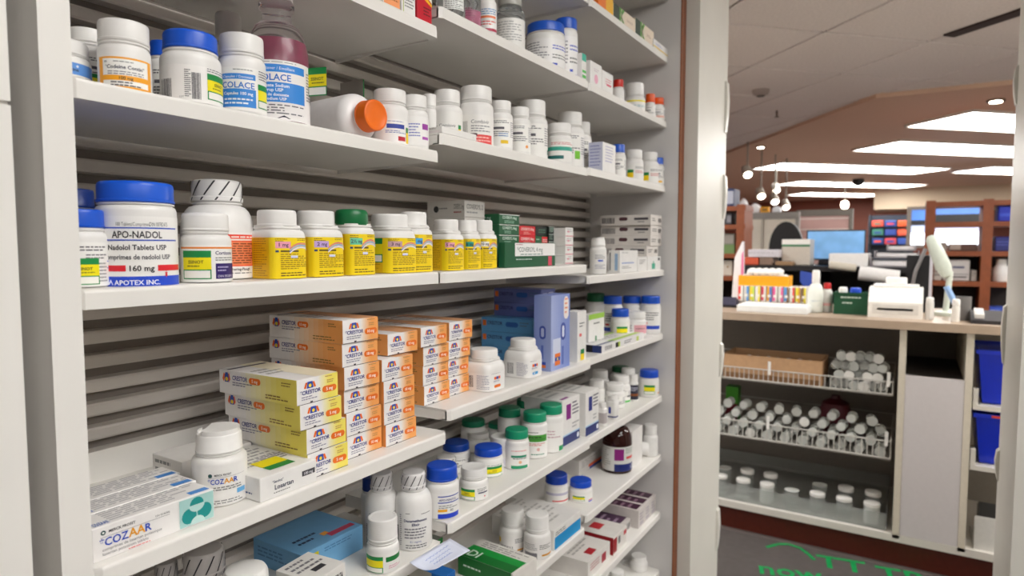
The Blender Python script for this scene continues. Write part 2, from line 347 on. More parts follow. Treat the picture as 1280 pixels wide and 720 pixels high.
def crestor_front(c, mg):
    return [('g', .5, 0, .78, 1, '#f0edec', c), ('r', .78, 0, 1, 1, c), ('q', [(.16, .62), (.205, .60), (.25, .84), (.2, .84)], '#ee6a1e'), ('q', [(.405, .60), (.45, .62), (.41, .84), (.36, .84)], '#ee6a1e'),
            ('q', [(.225, .60), (.385, .60), (.365, .86), (.245, .86)], '#2c4fb0'), ('d', .305, .70, .07, '#f5d832'), ('t', .06, .38, .16, '*CRESTOR', '#2b2f86', .5, 'l', True, .1), ('l', .1, .5, .26, 2, .09, '#8f8ca0'), ('l', .68, .94, .9, 1, .09, '#b98a55'), ('l', .72, .9, .74, 2, .08, '#b98a55'),
            ('p', .6, .28, .96, .54, '#ee7418'), ('t', .78, .35, .13, mg, '#fdf3e6', .28, 'c', True), ('r', .3, .02, .36, .08, '#4a464c'), ('r', 0, 0, 1, .02, '#5a5054')]
def crestor_side(c, mg):
    return [('g', .3, 0, .82, 1, '#f0edec', c), ('r', .82, 0, 1, 1, c), ('q', [(.05, .62), (.07, .5), (.095, .8), (.07, .88)], '#ee6a1e'), ('q', [(.14, .5), (.16, .62), (.145, .88), (.12, .8)], '#ee6a1e'), ('q', [(.085, .5), (.135, .5), (.138, .76), (.125, .9), (.095, .9), (.082, .76)], '#2c4fb0'), ('d', .11, .62, .09, '#f5d832'),
            ('t', .19, .62, .19, 'CRESTOR', '#2b2f86', .2, 'l', True), ('l', .19, .45, .5, 2, .1, '#8f8ca0'), ('p', .41, .56, .56, .82, '#ee7418'), ('t', .485, .63, .13, mg, '#fdf3e6', .1, 'c', True), ('l', .82, .94, .8, 2, .1, '#9c7a40'), ('l', .62, .9, .22, 2, .11, '#9c7a40')]
D_COZF = [('d', .08, .8, .07, '#1d4a4a'), ('d', .08, .8, .03, '#efedea'), ('t', .12, .765, .08, 'MERCK FROSST', '#3b3b42', .2, 'l', True), ('r', .06, .66, .6, .675, '#a5a2a5'), ('t', .48, .72, .06, 'DIN 02182882', '#555', .12),
          ('t', .05, .40, .24, '*COZ', '#1c48b8', .215, 'l', True), ('t', .265, .40, .26, 'AA', '#eda21b', .13, 'l', True), ('t', .395, .40, .24, 'R', '#1c48b8', .07, 'l', True), ('t', .07, .26, .09, 'comprimes de losartan potassique', '#6d6a70', .48), ('t', .07, .13, .09, 'losartan potassium tablets', '#6d6a70', .4), ('l', .26, .46, .05, 1, .06, '#df5a5a'),
          ('r', .68, .05, .99, .95, '#a9d2ce'), ('d', .765, .36, .25, '#18918f'), ('d', .905, .40, .25, '#18918f'), ('d', .835, .68, .24, '#18918f'), ('q', [(.835+.0727*math.cos(-k*math.pi/8), .68+.24*math.sin(-k*math.pi/8)) for k in range(9)][::-1], '#b9dcd8'), ('q', [(.84+.066*math.cos(k*math.pi/8), .06+.24*math.sin(k*math.pi/8)) for k in range(9)], '#c4e2de')]
D_COZT = [('l', .16, .97, .9, 6, .14, '#b3b0b4'), ('r', .8, .06, .97, .3, '#4a8fd8'), ('t', .03, .1, .2, 'COZAAR', '#2b62b8', .12, 'l', True)]
D_LOSF = [('t', .2, .62, .11, '*Sandoz*', '#2f3c5c', .3, 'l', True), ('t', .24, .33, .2, 'Losartan', '#222c4c', .42, 'l', True), ('l', .22, .5, .18, 1, .08, '#777'), ('r', .72, .45, .96, .68, '#4a494f'), ('t', .84, .5, .12, '100 mg', '#eceaf0', .2, 'c', True)]
D_LOST = [('l', .1, .9, .9, 7, .09, '#a5a3a8'), ('l', .5, .95, .5, 3, .07, '#8a8890')] + [('q', [(.3, .12), (.75, .12), (.75, .24), (.3, .24)], '#12883f'), ('q', [(.3, .24), (.75, .24), (.75, .44), (.3, .44)], '#f1df08')]
D_COZB = [('d', .3, .82, .05, '#1d4a4a'), ('t', .35, .8, .05, 'MERCK FROSST', '#3b3b42', .2, 'l', True), ('r', .27, .76, .75, .768, '#a5a2a5'), ('t', .27, .6, .13, '*COZ', '#1c48b8', .19, 'l', True), ('t', .46, .6, .13, 'AA', '#eda21b', .12, 'l', True), ('t', .58, .6, .13, 'R', '#1c48b8', .07, 'l', True), ('l', .28, .7, .5, 2, .06, '#777'), ('r', .62, .28, .75, .4, '#69aee0'), ('t', .28, .3, .06, '100', '#444', .1), ('l', .28, .72, .16, 2, .06, '#888')]
D_DEX = [('l', .32, .4, .95, 1, .04, '#555'), ('l', .6, .8, .92, 1, .04, '#555'), ('b', .08, .1, .17, .62, '#3b3a44'), ('l', .2, .24, .9, 16, .052, '#6a6972'), ('t', .5, .74, .07, 'Dexamethasone', '#2a3568', .42, 'c', True), ('t', .5, .64, .07, 'Elixir', '#2a3568', .2, 'c', True), ('l', .3, .7, .54, 4, .075, '#74727c'), ('t', .5, .2, .05, '0.1 mg/mL', '#4450a0', .3, 'c'), ('l', .32, .7, .12, 2, .06, '#5a5962')]

# ------------------------------------------------------------------ the setting
CEIL = 2.33
def struct(name, mb, parent=None, label=None):
    o = mb.build(name, parent)
    if parent is None: tag(o, label or name.replace('_', ' ')+' of the pharmacy', 'structure', kind='structure')
    return o
FLM = M('#5d5552', .5, vary=.12, scale=5)
WALLM = M('#d6d3d0', .6, vary=.04, scale=4)
struct('floor', MB().box((-3, -4.5, -.06), (15.2, 5, 0), FLM), label='dark grey vinyl floor of the dispensary')
struct('wall_back', MB().box((-3, .86, 0), (1.78, .94, CEIL), WALLM), label='plain wall behind the shelving unit')
struct('wall_left', MB().box((-3.08, -4.5, 0), (-3, 5, CEIL), WALLM), label='plain wall at the near end of the aisle')
struct('wall_rear', MB().box((-3, -3.3, 0), (1.78, -3.22, CEIL), M('#98928d', .6, vary=.04, scale=4)), label='plain wall across the aisle from the shelves')
DOORM = M('#d9d6cd', .38, vary=.03, scale=6)
wr = MB().box((1.78, .5115, 0), (2.09, 1.6, 2.16), DOORM); wr.box((1.78, -3.3, 0), (2.09, -.209, 2.16), DOORM); wr.box((1.78, -3.3, 2.16), (2.09, 1.6, CEIL), DOORM)
wright = struct('wall_right', wr, label='pale wall with the open doorway to the dispensary')
def latch(y, s, z0, z1):
    mb = MB(); P = [(0, z0), (.003, z0+.004), (.007, z0+(z1-z0)*.3), (.009, z0+(z1-z0)*.62), (.006, z1-.006), (0, z1)]
    mb.prism([(y+s*p[0], p[1]) for p in P], 2.062, 2.088, DOORM, 'x'); return mb.build('hinge_plate', wright)
for (pa, pb) in ((103, 168), (219, 275), (428, 470), (634, 687)):
    latch(.5115, -1, zat(905, pb, 2.15), zat(905, pa, 2.15))
for (pa, pb) in ((86, 135), (380, 455), (560, 600)):
    latch(-.209, 1, zat(1255, pb, 2.1), zat(1255, pa, 2.1))
struct('wall_far', MB().box((15, -4.5, 0), (15.2, 5, CEIL), M('#7d3f2c', .6, vary=.05)), label='red-brown wall at the far end of the dispensary')
struct('wall_side', MB().box((2.09, 3.6, 0), (15, 3.7, CEIL), M('#7a4432', .6, vary=.05)), label='red-brown wall along the far side of the dispensary')
struct('wall_end', MB().box((2.09, -4.5, 0), (15, -4.42, CEIL), WALLM), label='plain wall on the near side of the dispensary')
# ceiling: square tiles laid at 45 degrees on the recessed grid, drywall field beyond
ceil = struct('ceiling', MB().box((-3, -4.5, CEIL+.012), (15.2, 5, CEIL+.06), M('#7a6b66', .8, vary=.04)), label='suspended tile ceiling')
TILE = .61; S2 = math.sqrt(.5)
g0 = hit(1030, 40, 2, CEIL)
def grid(i, j): return Vector((g0.x+(i*S2+j*S2)*TILE, g0.y+(i*-S2+j*S2)*TILE, CEIL))     # i runs away to the right, j away to the left
poly = [hit(p[0], p[1], 2, CEIL) for p in ((905, 190), (1095, 117))]; p3 = hit(1265, 100, 2, CEIL); p3.y -= .4
def before(c):  # on the near side of the drywall edge?
    a, b = poly; d1 = (b.x-a.x)*(c.y-a.y)-(b.y-a.y)*(c.x-a.x)
    d2 = (p3.x-b.x)*(c.y-b.y)-(p3.y-b.y)*(c.x-b.x)
    return d1 < 0 or d2 < 0
tm = None; TM = M('#d9d4d1', .85, vary=.07, scale=90, bump=.3)
LIGHT_TILES = set(); PAIRS = []
for (x, y, lb) in ((.80, -.75, 'over the aisle nearest the shelves'), (.15, -2.05, 'over the aisle by the rear wall'), (-1.1, -1.3, 'over the near end of the aisle'),
                   (4.5, 2.35, 'added unseen over the dispensary far left of the doorway'), (2.55, 1.75, 'added unseen over the dispensary just left of the doorway'), (2.5, -1.15, 'added unseen over the dispensary just right of the doorway'), (4.5, -2.2, 'added unseen over the dispensary far right of the doorway')):  # the dispensary panels are added out of view to brighten the counter area
    i, j = min(((i, j) for i in range(-13, 6) for j in range(-9, 7)), key=lambda q: (grid(q[0]+1, q[1]+.5)-Vector((x, y, CEIL))).length)
    PAIRS.append((i, j, lb)); LIGHT_TILES |= {(i, j), (i+1, j)}
for i in range(-13, 6):
    for j in range(-9, 7):
        c = grid(i+.5, j+.5)
        if not (-2.6 < c.x < 9 and -3.9 < c.y < 3.4) or (i, j) in LIGHT_TILES: continue
        far = max((grid(i+a, j+b) for a in (0, 1) for b in (0, 1)), key=lambda v: v.x)
        if c.x > 2.3 and not any(before(grid(i+a, j+b)) for a in (0, 1) for b in (0, 1)): continue
        if tm is None:
            q = bevbox('ceiling_tile', (TILE-.014, TILE-.014, .012), TM, ceil, bev=.004); tm = q
        else: q = tm.copy(); COL.objects.link(q)
        q.location = (c.x, c.y, CEIL-.002); q.rotation_euler = (0, 0, math.radians(45))
# drywall field and rear ceiling beyond the tiles, 4 cm lower, with its folded edge
dr = MB(); a, b = poly; aa = a+(a-b).normalized()*2.5; zf = CEIL-.03
dr.prism([(aa.x, aa.y), (b.x, b.y), (p3.x, p3.y), (p3.x+.35, -4.4), (15, -4.4), (15, 3.6), (aa.x, 3.6)][::-1], zf, CEIL+.012, M('#d0b098', .7, vary=.03))
dr.build('drywall_field', ceil)
# long luminous panels in the rear ceiling (things: light fixtures)
EM = M('#fdfbf7', .5, vary=0, emit=TROFFER_POWER)
EM3 = M('#fdfbf7', .5, vary=0, emit=TROFFER_POWER*1.3)
EM2 = M('#fdfbf7', .5, vary=0, emit=TROFFER_POWER*1.75)
def troffer(c, dirv, L, Wd, label, z, em=EM):
    root = empty('ceiling_light', (c[0], c[1], z-.022), label, 'ceiling light', 'ceiling light panels', math.atan2(dirv[1], dirv[0]))
    fr = MB(); t = .012
    for q in (((-L/2, -Wd/2, 0), (L/2, -Wd/2+t, .021)), ((-L/2, Wd/2-t, 0), (L/2, Wd/2, .021)), ((-L/2, -Wd/2, 0), (-L/2+t, Wd/2, .021)), ((L/2-t, -Wd/2, 0), (L/2, Wd/2, .021))): fr.box(*q, M('#dcd8d2', .5))
    fr.build('frame', root)
    MB().box((-L/2+t, -Wd/2+t, .006), (L/2-t, Wd/2-t, .016), em).build('diffuser', root)
    return root
dv = Vector((S2, -S2, 0)); dn = Vector((S2, S2, 0))
def far_light(pl, pn, length, width, label):       # pl: nearest-left corner pixel
    p = hit(pl[0], pl[1], 2, zf-.022); c = p+dv*length/2+dn*width/2
    troffer(c, dv, length, width, label, zf, EM3)
far_light((1217, 140), 0, 2.4, .61, 'nearest glowing ceiling panel, cut by the right door jamb')
far_light((1125, 177), 0, 2.4, .61, 'second glowing ceiling panel behind the nearest one')
far_light((978, 204), 0, 2.4, .61, 'long glowing ceiling panel left of the second one')
far_light((1000, 227), 0, 2.3, .56, 'fourth glowing ceiling panel, behind the long left one')
far_light((1010, 241), 0, 1.7, .6, 'farthest small glowing ceiling panel above the spotlights')
far_light((1243, 209), 0, 2.2, .61, 'small glowing panel sliver beside the right jamb')
for i, j, lb in PAIRS:
    c = grid(i+1, j+.5); troffer(c, dv, 2*TILE-.02, TILE-.02, 'tile-sized ceiling light panel '+lb, CEIL+.012, EM if c.x < 2 else EM2)
# ceiling details in view
def spot(px, py, label, z, r=.05):
    p = hit(px, py, 2, z); root = empty('recessed_downlight', (p.x, p.y, z-.012), label, 'downlight', 'recessed downlights')
    MB().lathe([(r*1.5, .0), (r*1.5, .011)], M('#4a3526', .5), 24).build('trim_ring', root)
    MB().lathe([(r, -.004), (r, .004)], M('#fff3de', .5, vary=0, emit=9), 20).build('lamp', root)
spot(1245, 125, 'round recessed downlight beside the right door jamb', zf, .036)
spot(951, 183, 'small recessed downlight at the left of the drywall ceiling', zf, .03)
p = hit(951, 112, 2, CEIL); root = empty('smoke_detector', (p.x, p.y, CEIL-.04), 'small grey detector on the ceiling tiles above the left jamb', 'detector')
MB().lathe([(.03, 0), (.05, .012), (.055, .038)], M('#9a8f8a', .5), 24).build('housing', root); MB().lathe([(.022, -.006), (.028, .001)], M('#4b4340', .5), 16).build('sensor', root)
p = hit(971, 138, 2, CEIL); root = empty('fire_sprinkler', (p.x, p.y, CEIL-.05), 'tiny fire sprinkler head hanging from the ceiling tiles', 'sprinkler')
MB().lathe([(.008, .0), (.008, .048)], M('#6a5a50', .4, metal=.6), 10).build('stem', root); MB().lathe([(.018, -.002), (.018, .002)], M('#6a5a50', .4, metal=.6), 12).build('deflector', root)
a1, b1 = hit(1186, 44, 2, CEIL-.004), hit(1276, 14, 2, CEIL-.004); dd = (b1-a1).normalized(); nn = Vector((-dd.y, dd.x, 0))*.035
MBv = MB().prism([((a1-nn).x, (a1-nn).y), ((a1+nn).x, (a1+nn).y), ((b1+dd*.5+nn).x, (b1+dd*.5+nn).y), ((b1+dd*.5-nn).x, (b1+dd*.5-nn).y)], CEIL-.012, CEIL, M('#2a1c18', .7))
tag(MBv.build('slot_diffuser'), 'dark linear air slot in the ceiling by the right jamb', 'air vent')
p = hit(1073, 224, 2, zf); root = empty('security_camera', (p.x, p.y, zf-.1), 'small black dome camera under the far ceiling panels', 'camera')
MB().lathe([(.02, 0), (.06, .02), (.08, .05), (.08, .098)], M('#1a1718', .3), 20).build('dome', root)

# ------------------------------------------------------------------ shelving unit
SHM = M('#e9e6e1', .38, vary=.025, scale=8)
SLM = M('#dcd5ce', .42, vary=.04, scale=5)
unit = empty('shelving_unit', (1.0, .7, 0), 'tall white three-bay shelving unit with slatted back, filled with medicine', 'shelving')
def uadd(mb, name, parent=None):
    o = mb.build(name, unit if parent is None else parent)
    if parent is None: o.location = (-1.0, -.7, 0)
    return o
# side panels; the far one has a brown front edge
uadd(MB().box((.2335, .575, 0), (.2565, .85, 2.25), SHM), 'side_panel')
sp = uadd(MB().box((1.745, .553, 0), (1.775, .85, 2.25), M('#d5d2d0', .45, vary=.02, scale=6)), 'side_panel')
MB().box((1.7445, .549, 0), (1.7795, .553, 2.25), M('#8a4f2c', .5, vary=.08, scale=20)).build('edge_band', sp)
bp = uadd(MB().box((.2565, .832, .05), (1.745, .85, 2.25), M('#8f8780', .7, vary=.04, scale=6)), 'back_panel')
sl = None; pit = .0288; zz = 1.2131+.0001
n0 = int((.2-zz)/pit)
for k in range(n0, 36):
    z0 = zz+k*pit          # top of a groove, bottom of a slat
    if sl is None:
        h = pit-.0105; mb = MB()
        mb.prism([(.8315, 0), (.818, .0015), (.8165, .004), (.8165, h-.004), (.818, h-.0015), (.8315, h)], .2566, 1.7449, SLM, 'x'); sl = mb.build('slat', bp); q = sl
    else: q = sl.copy(); COL.objects.link(q)
    q.location.z = z0
# shelves: folded trays with rounded front corners, lip, bracket tabs
def shelf(key):
    bay = key[0]; xa, xb = {'L': (X0L+.001, E1-.002), 'M': (E1+.002, E2-.002), 'R': (E2+.002, E3-.001)}[bay]
    yf = PFRONT if key in ('L3', 'M3', 'M4') else FRONT; z = SHELF[key]; zt = TOP[key]; L = xb-xa; mb = MB(); r = .009
    P = [(yf, z), (yf, zt-r*.35)]+[(yf+r*.35*(1-math.cos(t*math.pi/6)), zt-r*.35+r*.35*math.sin(t*math.pi/6)) for t in range(1, 4)]+[(BACKY, zt), (BACKY, zt-.0025), (yf+.0025, zt-.0025), (yf+.0025, z+.0022), (yf+.016, z+.0022), (yf+.016, z)]
    n = len(P); c = .006
    rows = [(xa, .0), (xa+c, 0), (xb-c, 0), (xb, 0)]
    vs = []
    for x, _ in rows: vs += [(x, y+(c*.8 if x in (xa, xb) and y < yf+.003 else 0), q) for y, q in P]
    fs = [tuple(range(n))[::-1], tuple(range(3*n, 4*n))]
    for i in range(3):
        for k in range(n): fs.append((i*n+k, i*n+(k+1) % n, (i+1)*n+(k+1) % n, (i+1)*n+k))
    mb.add(vs, fs, SHM)
    o = uadd(mb, 'shelf')
    for x0, x1 in ((xa, xa+.0025), (xb-.0025, xb)):       # folded side flanges
        MB().prism([(yf+.004, z+.001), (yf+.02, z), (BACKY, z-.004), (BACKY, zt-.003), (yf+.004, zt-.003)], x0, x1, SHM, 'x').build('side_flange', o)
    # underside plate of the tray
    MB().box((xa+.0026, yf+.0165, z+.0015), (xb-.0026, BACKY, z+.004), SHM).build('underside', o)
    if key == 'L3': MB().box((xa+.003, BACKY-.0026, zt), (xb-.003, BACKY, zt+.036), SHM).build('back_flange', o)
    return o
for k in SHELF: shelf(k)
# left neighbouring unit: its side panel, two shelves and the recessed filler strip between both units
unit2 = empty('shelving_unit', (-.4, .7, 0), 'neighbouring white shelving unit cut off at the left edge of the picture', 'shelving')
def u2(mb, name): o = mb.build(name, unit2); o.location = (.4, -.7, 0); return o
xr = .575/math.tan(ang(13, 200)); xl2 = .575/math.tan(ang(6, 690))
u2(MB().box((.1945, .575, 0), (xr, .85, 2.25), SHM), 'side_panel')
for z0, z1 in ((.0, 1.405), (1.408, 2.25)): u2(MB().box((.191, .5715, z0), (xr+.0006, .5748, z1), SHM), 'edge_cover')
u2(MB().box((xr, .66, 0), (.2335, .664, 2.25), M('#c8c3c8', .45, vary=.02)), 'filler_strip')
for z in (.62, .80, .98, 1.25, 1.5): u2(MB().box((-1.2, .586, z), (.1945, .8, z+THK), SHM), 'shelf')
u2(MB().box((-1.2, .83, 0), (.1945, .85, 2.25), M('#8f8781', .6)), 'back_panel')
for i, (zz2, cc) in enumerate(((.817, '#7a74b8'), (.817, '#6d63b0'), (.997, '#6f6ab2'))):
    for k in range(2 if i == 0 else 1):
        carton_at(.115-.075*i if i < 2 else .115, .6, zz2+(.042*k if i == 0 else 0), .07, .12, .04, ('purple carton lying under the upper purple one at the left picture edge', 'purple carton on top at the left picture edge')[k] if i == 0 else ('violet carton beside the stacked pair at the left edge', 'violet carton on the shelf above the stacked purple pair')[i-1], 'x', col=cc,
                  front=[('r', 0, .0, 1, .1, '#16161c'), ('r', 0, .1, 1, .3, '#efedf0'), ('l', .1, .9, .7, 3, .15, '#dddbe8')], group='purple cartons in the neighbouring unit')
# ================================================================== things on the shelves
G = generic
def LT(u, v, h, s, c='#3a3a44', mw=.5): return ('t', u, v, h, s, c, mw, 'c', True)
# ---- near bay, shelf above (only the feet of three cartons show)
carton(480, 483, 503.5, -60, 'L0', 'orange and white carton at the front of the highest near shelf', yf=.592, d=.05, col='#f2efe9', front=[('r', .03, .03, .97, .6, '#f3a06a'), ('l', .1, .9, .35, 4, .07, '#b0602a')])
carton(504, 505.5, 522, -50, 'L0', 'white and grey striped carton between the orange and the red one', yf=.592, d=.05, front=[('l', .2, .9, .5, 7, .06, '#8b8b8b'), ('r', .08, 0, .14, .6, '#b8c080')])
carton(523, 524.5, 542, -60, 'L0', 'red carton with orange flash at the end of the highest near shelf', yf=.590, d=.05, col='#c5192d', front=[('q', [(.25, .36), (1, .26), (1, .3), (.25, .44)], '#f7b21c'), ('q', [(.45, .42), (1, .32), (1, .4), (.6, .46)], '#f3ead8'), ('l', .4, .95, .2, 3, .05, '#6d0c18')])
# ---- near bay, syrup shelf
bottle(46, 124, 47, 'L1', 'white bottle with blue label half hidden by the left upright', cap=WHITE, capw=.96, caph=.3, lab=D_CODB, lv=(.42, 1.0), arc=150, yf=.592, rot=14, style='smooth', neck=.0015, shoulder=.2)
bottle(40, 89, 26, 'L1', 'white capped bottle, barely showing beside the left upright, back row', yf=.69, caph=.26)
bottle(92, 148, 36, 'L1', 'white capped bottle with yellow sticker behind the blue-labelled one', yf=.655, caph=.2, capw=.9, lab=G(3, stick=True), arc=200, rot=30)
bottle(131, 198, 25, 'L1', 'white bottle with orange-framed label showing 100 mg', caph=.3, capw=.97, lab=D_CODC, lv=(.02, .83), arc=130, yf=.595, rot=2)
bottle(193, 232, 51, 'L1', 'white bottle with blue cap hidden behind the big blue-capped one', yf=.685, cap=BLUE, caph=.2, style='smooth', lab=G(5, '#2d3f8e'))
bottle(207, 284, 37, 'L1', 'large white bottle with blue cap and bar codes, beside the orange label', cap='#1457cf', caph=.245, capw=.9, style='smooth', lab=D_BLUEBIG, lv=(.03, .85), arc=160, yf=.593, rot=10, shoulder=.3)
bottle(279, 338, 41, 'L1', 'white capped bottle with blue capsule label in front of the syrup', caph=.245, capw=.94, lab=D_COLCAP, lv=(.05, .9), arc=150, yf=.592, rot=8)
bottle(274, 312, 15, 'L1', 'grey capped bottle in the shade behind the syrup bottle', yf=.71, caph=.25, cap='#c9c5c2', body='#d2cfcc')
def syrup():
    sh = 'L1'; z0 = TOP[sh]; X, Y, r, h = solve(313, 391, 30, z0, .594, .4)
    root = empty('syrup_bottle', (X, Y, z0+.0002), 'large clear syrup bottle with dark pink liquid and blue print label', 'bottle', 'bottles on the '+ROWN[sh])
    zs = zat(352, 57, math.hypot(X, Y)-r)-z0; zn = zat(352, 32, math.hypot(X, Y))-z0; rn = r*.47; zl = zat(352, 42, math.hypot(X, Y)-r)-z0
    Q = [(rn+(r-rn)*math.cos(t*.2618), zs-.012+(zn-zs+.012)*math.sin(t*.2618)) for t in range(0, 7)]
    nk = headroom(sh)-zn; P = [(r*.9, 0), (r, .004)]+Q+[(rn, zn+nk*.35), (rn*1.2, zn+nk*.42), (rn*1.2, zn+nk*.58), (rn, zn+nk*.64), (rn, zn+nk*.7)]
    MB().lathe(P, M('#f6f2f4', .08, vary=0, trans=.95), 40).build('bottle', root)
    MB().lathe([(r*.88, .002), (r*.97, .005)]+[(q*.97, zz_) for q, zz_ in Q if zz_ < zl]+[(r*.6, zl), (r*.1, zl)], M('#8c1d48', .3, vary=.02), 36).build('liquid', root)
    c = cap_mesh(rn*1.12, nk*.32, M('#d8d3d3', .3), 'ribbed').build('cap', root); c.location.z = zn+nk*.67
    W = math.radians(200)*r; H = zs-.0175; phi = math.atan2(-Y, -X)+.16
    paint(D_COLSYR, W, H, lambda u, v, l: ((r+l)*math.cos(phi+(u-W/2)/r), (r+l)*math.sin(phi+(u-W/2)/r), .0015+v), 'label', root, 5, du=r*.07)
    # shop flag stuck to its right side
    a = phi+1.35; e = Vector((math.cos(a-.55), math.sin(a-.55), 0)); b = Vector((r*math.cos(a-.25), r*math.sin(a-.25), zs*.42))
    fw_, fh_ = .024, .032
    paint(sticker(0, 0, 1, 1), fw_, fh_, lambda u, v, l: tuple(b+e*u+Vector((0, 0, v))+Vector((math.sin(a-.55), -math.cos(a-.55), 0))*l), 'price_flag', root, 6)
    return root
syrup()
def lying():
    z0 = TOP['L1']; r = .0325
    X = .630; root = empty('pill_bottle', (X, .66, z0+r+.0006), 'white bottle with orange cap tipped over on its side', 'bottle', 'bottles on the '+ROWN['L1'])
    Rm = Matrix.Rotation(math.radians(90), 4, 'X') @ Matrix.Identity(4); Rm = Matrix.Rotation(math.radians(-4), 4, 'Z') @ Rm
    P = [(r*.9, -.085), (r, -.081), (r, .018)]+[(.0175+(r-.0175)*math.cos(t*.2618), .018+.016*math.sin(t*.2618)) for t in range(1, 7)]+[(.0165, .036), (.0165, .042)]
    MB().lathe(P, PLASTIC('#efecec'), 40, M4=Rm).build('bottle', root)
    c = cap_mesh(.0205, .02, M('#f2700f', .4), 'ribbed'); c.v = [tuple(Rm @ (Vector(v)+Vector((0, 0, .04)))) for v in c.v]; c.build('cap', root)
lying()
carton(420, 457, 482, 99, 'L1', 'flat green and grey carton lying behind the tipped bottle', yf=.735, col='#1f8a44', d=.05, left=[('r', 0, 0, 1, 1, '#a8a29c'), ('b', .1, .3, .45, .8, '#5a5654'), ('b', .55, .3, .9, .8, '#5a5654')], front=[('d', .3, .5, .12, '#e3ece0')])
bottle(467, 512, 110, 'L1', 'white capped bottle with blue and red print beside the orange cap', lab=[('r', 0, 0, 1, 1, '#f2f0ee'), ('r', .42, .62, .72, .8, '#2b3f9c'), ('l', .4, .75, .9, 1, .05, '#5a6ab0'), ('l', .4, .75, .5, 2, .07, '#6a78b8'), ('r', .6, .12, .74, .3, '#c02a3a'), ('r', .76, .5, .84, .72, GRN), ('r', .76, .05, .84, .5, YEL)], yf=.6, caph=.24, capw=.9, lv=(.05, .75), rot=5)
bottle(507, 541, 119, 'L1', 'narrow white capped bottle with violet print at the shelf end', lab=[('r', 0, 0, 1, 1, '#f2f0ee'), ('l', .3, .58, .7, 5, .1, '#6b74c0'), ('r', .62, .55, .8, .75, '#9b3fa0'), ('r', .62, .2, .8, .3, '#b35ab8')], yf=.597, caph=.24, capw=.9, rot=8)
bottle(529, 548, 117, 'M1', 'grey-shaded capped bottle peeking from the back row at the shelf joint', yf=.66, caph=.25)
# ---- near bay, yellow bottle shelf
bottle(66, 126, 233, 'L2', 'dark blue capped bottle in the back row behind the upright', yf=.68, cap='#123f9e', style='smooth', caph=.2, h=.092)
bottle(62, 136, 261, 'L2', 'white bottle with bright blue cap and price sticker beside the left upright', cap=BLUE, caph=.235, capw=.93, style='smooth', lab=[('r', 0, 0, 1, 1, '#f2f0ed'), ('l', .35, .8, .88, 2, .07, '#55535a'), ('l', .5, .8, .7, 2, .07, '#77757c'), ('r', .82, .55, 1, .57, BLUE), ('r', .82, .4, 1, .42, BLUE), ('l', .66, .8, .5, 6, .08, '#999')] + sticker(.3, .04, .66, .64), lv=(.03, .95), arc=170, yf=.592, rot=12)
bottle(120, 223, 226, 'L2', 'largest white jar with wide blue lid and 160 mg label', cap='#0f5ad6', caph=.2, capw=.965, style='smooth', lab=D_APO, lv=(.0, .93), arc=168, yf=.5925, rot=0, neck=.003, shoulder=.25, name='tablet_jar', cat='jar', group='jars on the near bay')
bottle(225, 290, 266, 'L2', 'white bottle with purple block and yellow sticker beside the largest jar', lab=D_CORT, lv=(.02, .93), arc=160, yf=.591, caph=.26, capw=.93, style='smooth', rot=4)
bottle(226, 319, 224, 'L2', 'white bottle with black-striped seal and orange label, second row', cap='#eceae8', capw=.69, caph=.22, style='band', lab=D_ORANGE, lv=(.03, 1.0), arc=170, yf=.628, rot=14, shoulder=.5)
CY = 'yellow-label bottles'
def yellow(px0, px1, yt, mg, tagc, label, yf=.594, cap=WHITE, stick=False, style='smooth', capw=.88):
    return bottle(px0, px1, yt, 'L2' if px1 < 560 else 'M2', label, yf=yf, cap=cap, capw=capw, caph=.24, style=style, n=5., lab=coumadin(mg, tagc, stick=stick), lv=(.01, 1.0), arc=170, rot=6, group=CY, shoulder=.34)
yellow(316, 378, 262, '1 mg', '#ef9fb6', 'yellow-label bottle marked 1 mg on a pink tag')
yellow(366, 425, 263, '2 mg', '#c9a8e0', 'yellow-label bottle marked 2 mg on a lilac tag')
yellow(415, 465, 261, '2\u00bd mg', '#6fd0a8', 'yellow-label bottle with dark green cap', cap='#0b6b3a', capw=.9, style='dome')
yellow(459, 516, 267, '3 mg', '#c8a0a8', 'yellow-label bottle marked 3 mg with green sticker on its side', stick=True)
yellow(504, 544, 265, '4 mg', '#3fa6e6', 'yellow-label bottle marked 4 mg on a blue tag')
yellow(539, 577, 274, '5 mg', '#f0a8b8', 'yellow-label bottle marked 5 mg at the shelf joint')
yellow(568, 599, 275, '6 mg', '#1a9a8a', 'yellow-label bottle with teal tag right of the shelf joint', yf=.60)
yellow(585, 619, 275, '10 mg', '#f2efe8', 'last yellow-label bottle, beside the dark green carton', yf=.605)
# ---- middle bay, green carton shelf
def covers_w(lbl, z0, h=None):
    return carton(500, 581, 606, 0, 'M2', lbl, yf=.70, z0=z0, h=h or .0165, d=.10, col='#dcd8d2', left=[('d', .25, .5, .2, '#333'), ('l', .3, .55, .5, 1, .2, '#8a8a88'), ('t', .72, .5, .3, 'COVERSYL 2 mg', '#3a3a3a', .26), ('l', .72, .95, .25, 1, .2, '#b05a5a')], front=[('t', .1, .5, .3, 'COVERSYL 2', '#3a3a3a', .8), ('l', .1, .9, .25, 1, .2, '#999')])
z = TOP['M2']
for i in range(4):
    _, z = covers_w(('lowest white carton at the back behind the yellow-label bottles', 'second lowest white carton at the back behind the yellow-label bottles', 'white carton just under the topmost one behind the yellow-label bottles', 'topmost white carton of the stack at the back behind the yellow labels')[i], z, h=(zat(581, 250, math.hypot(.70/math.tan(ang(581)), .70))-TOP['M2'])/4-.0003)
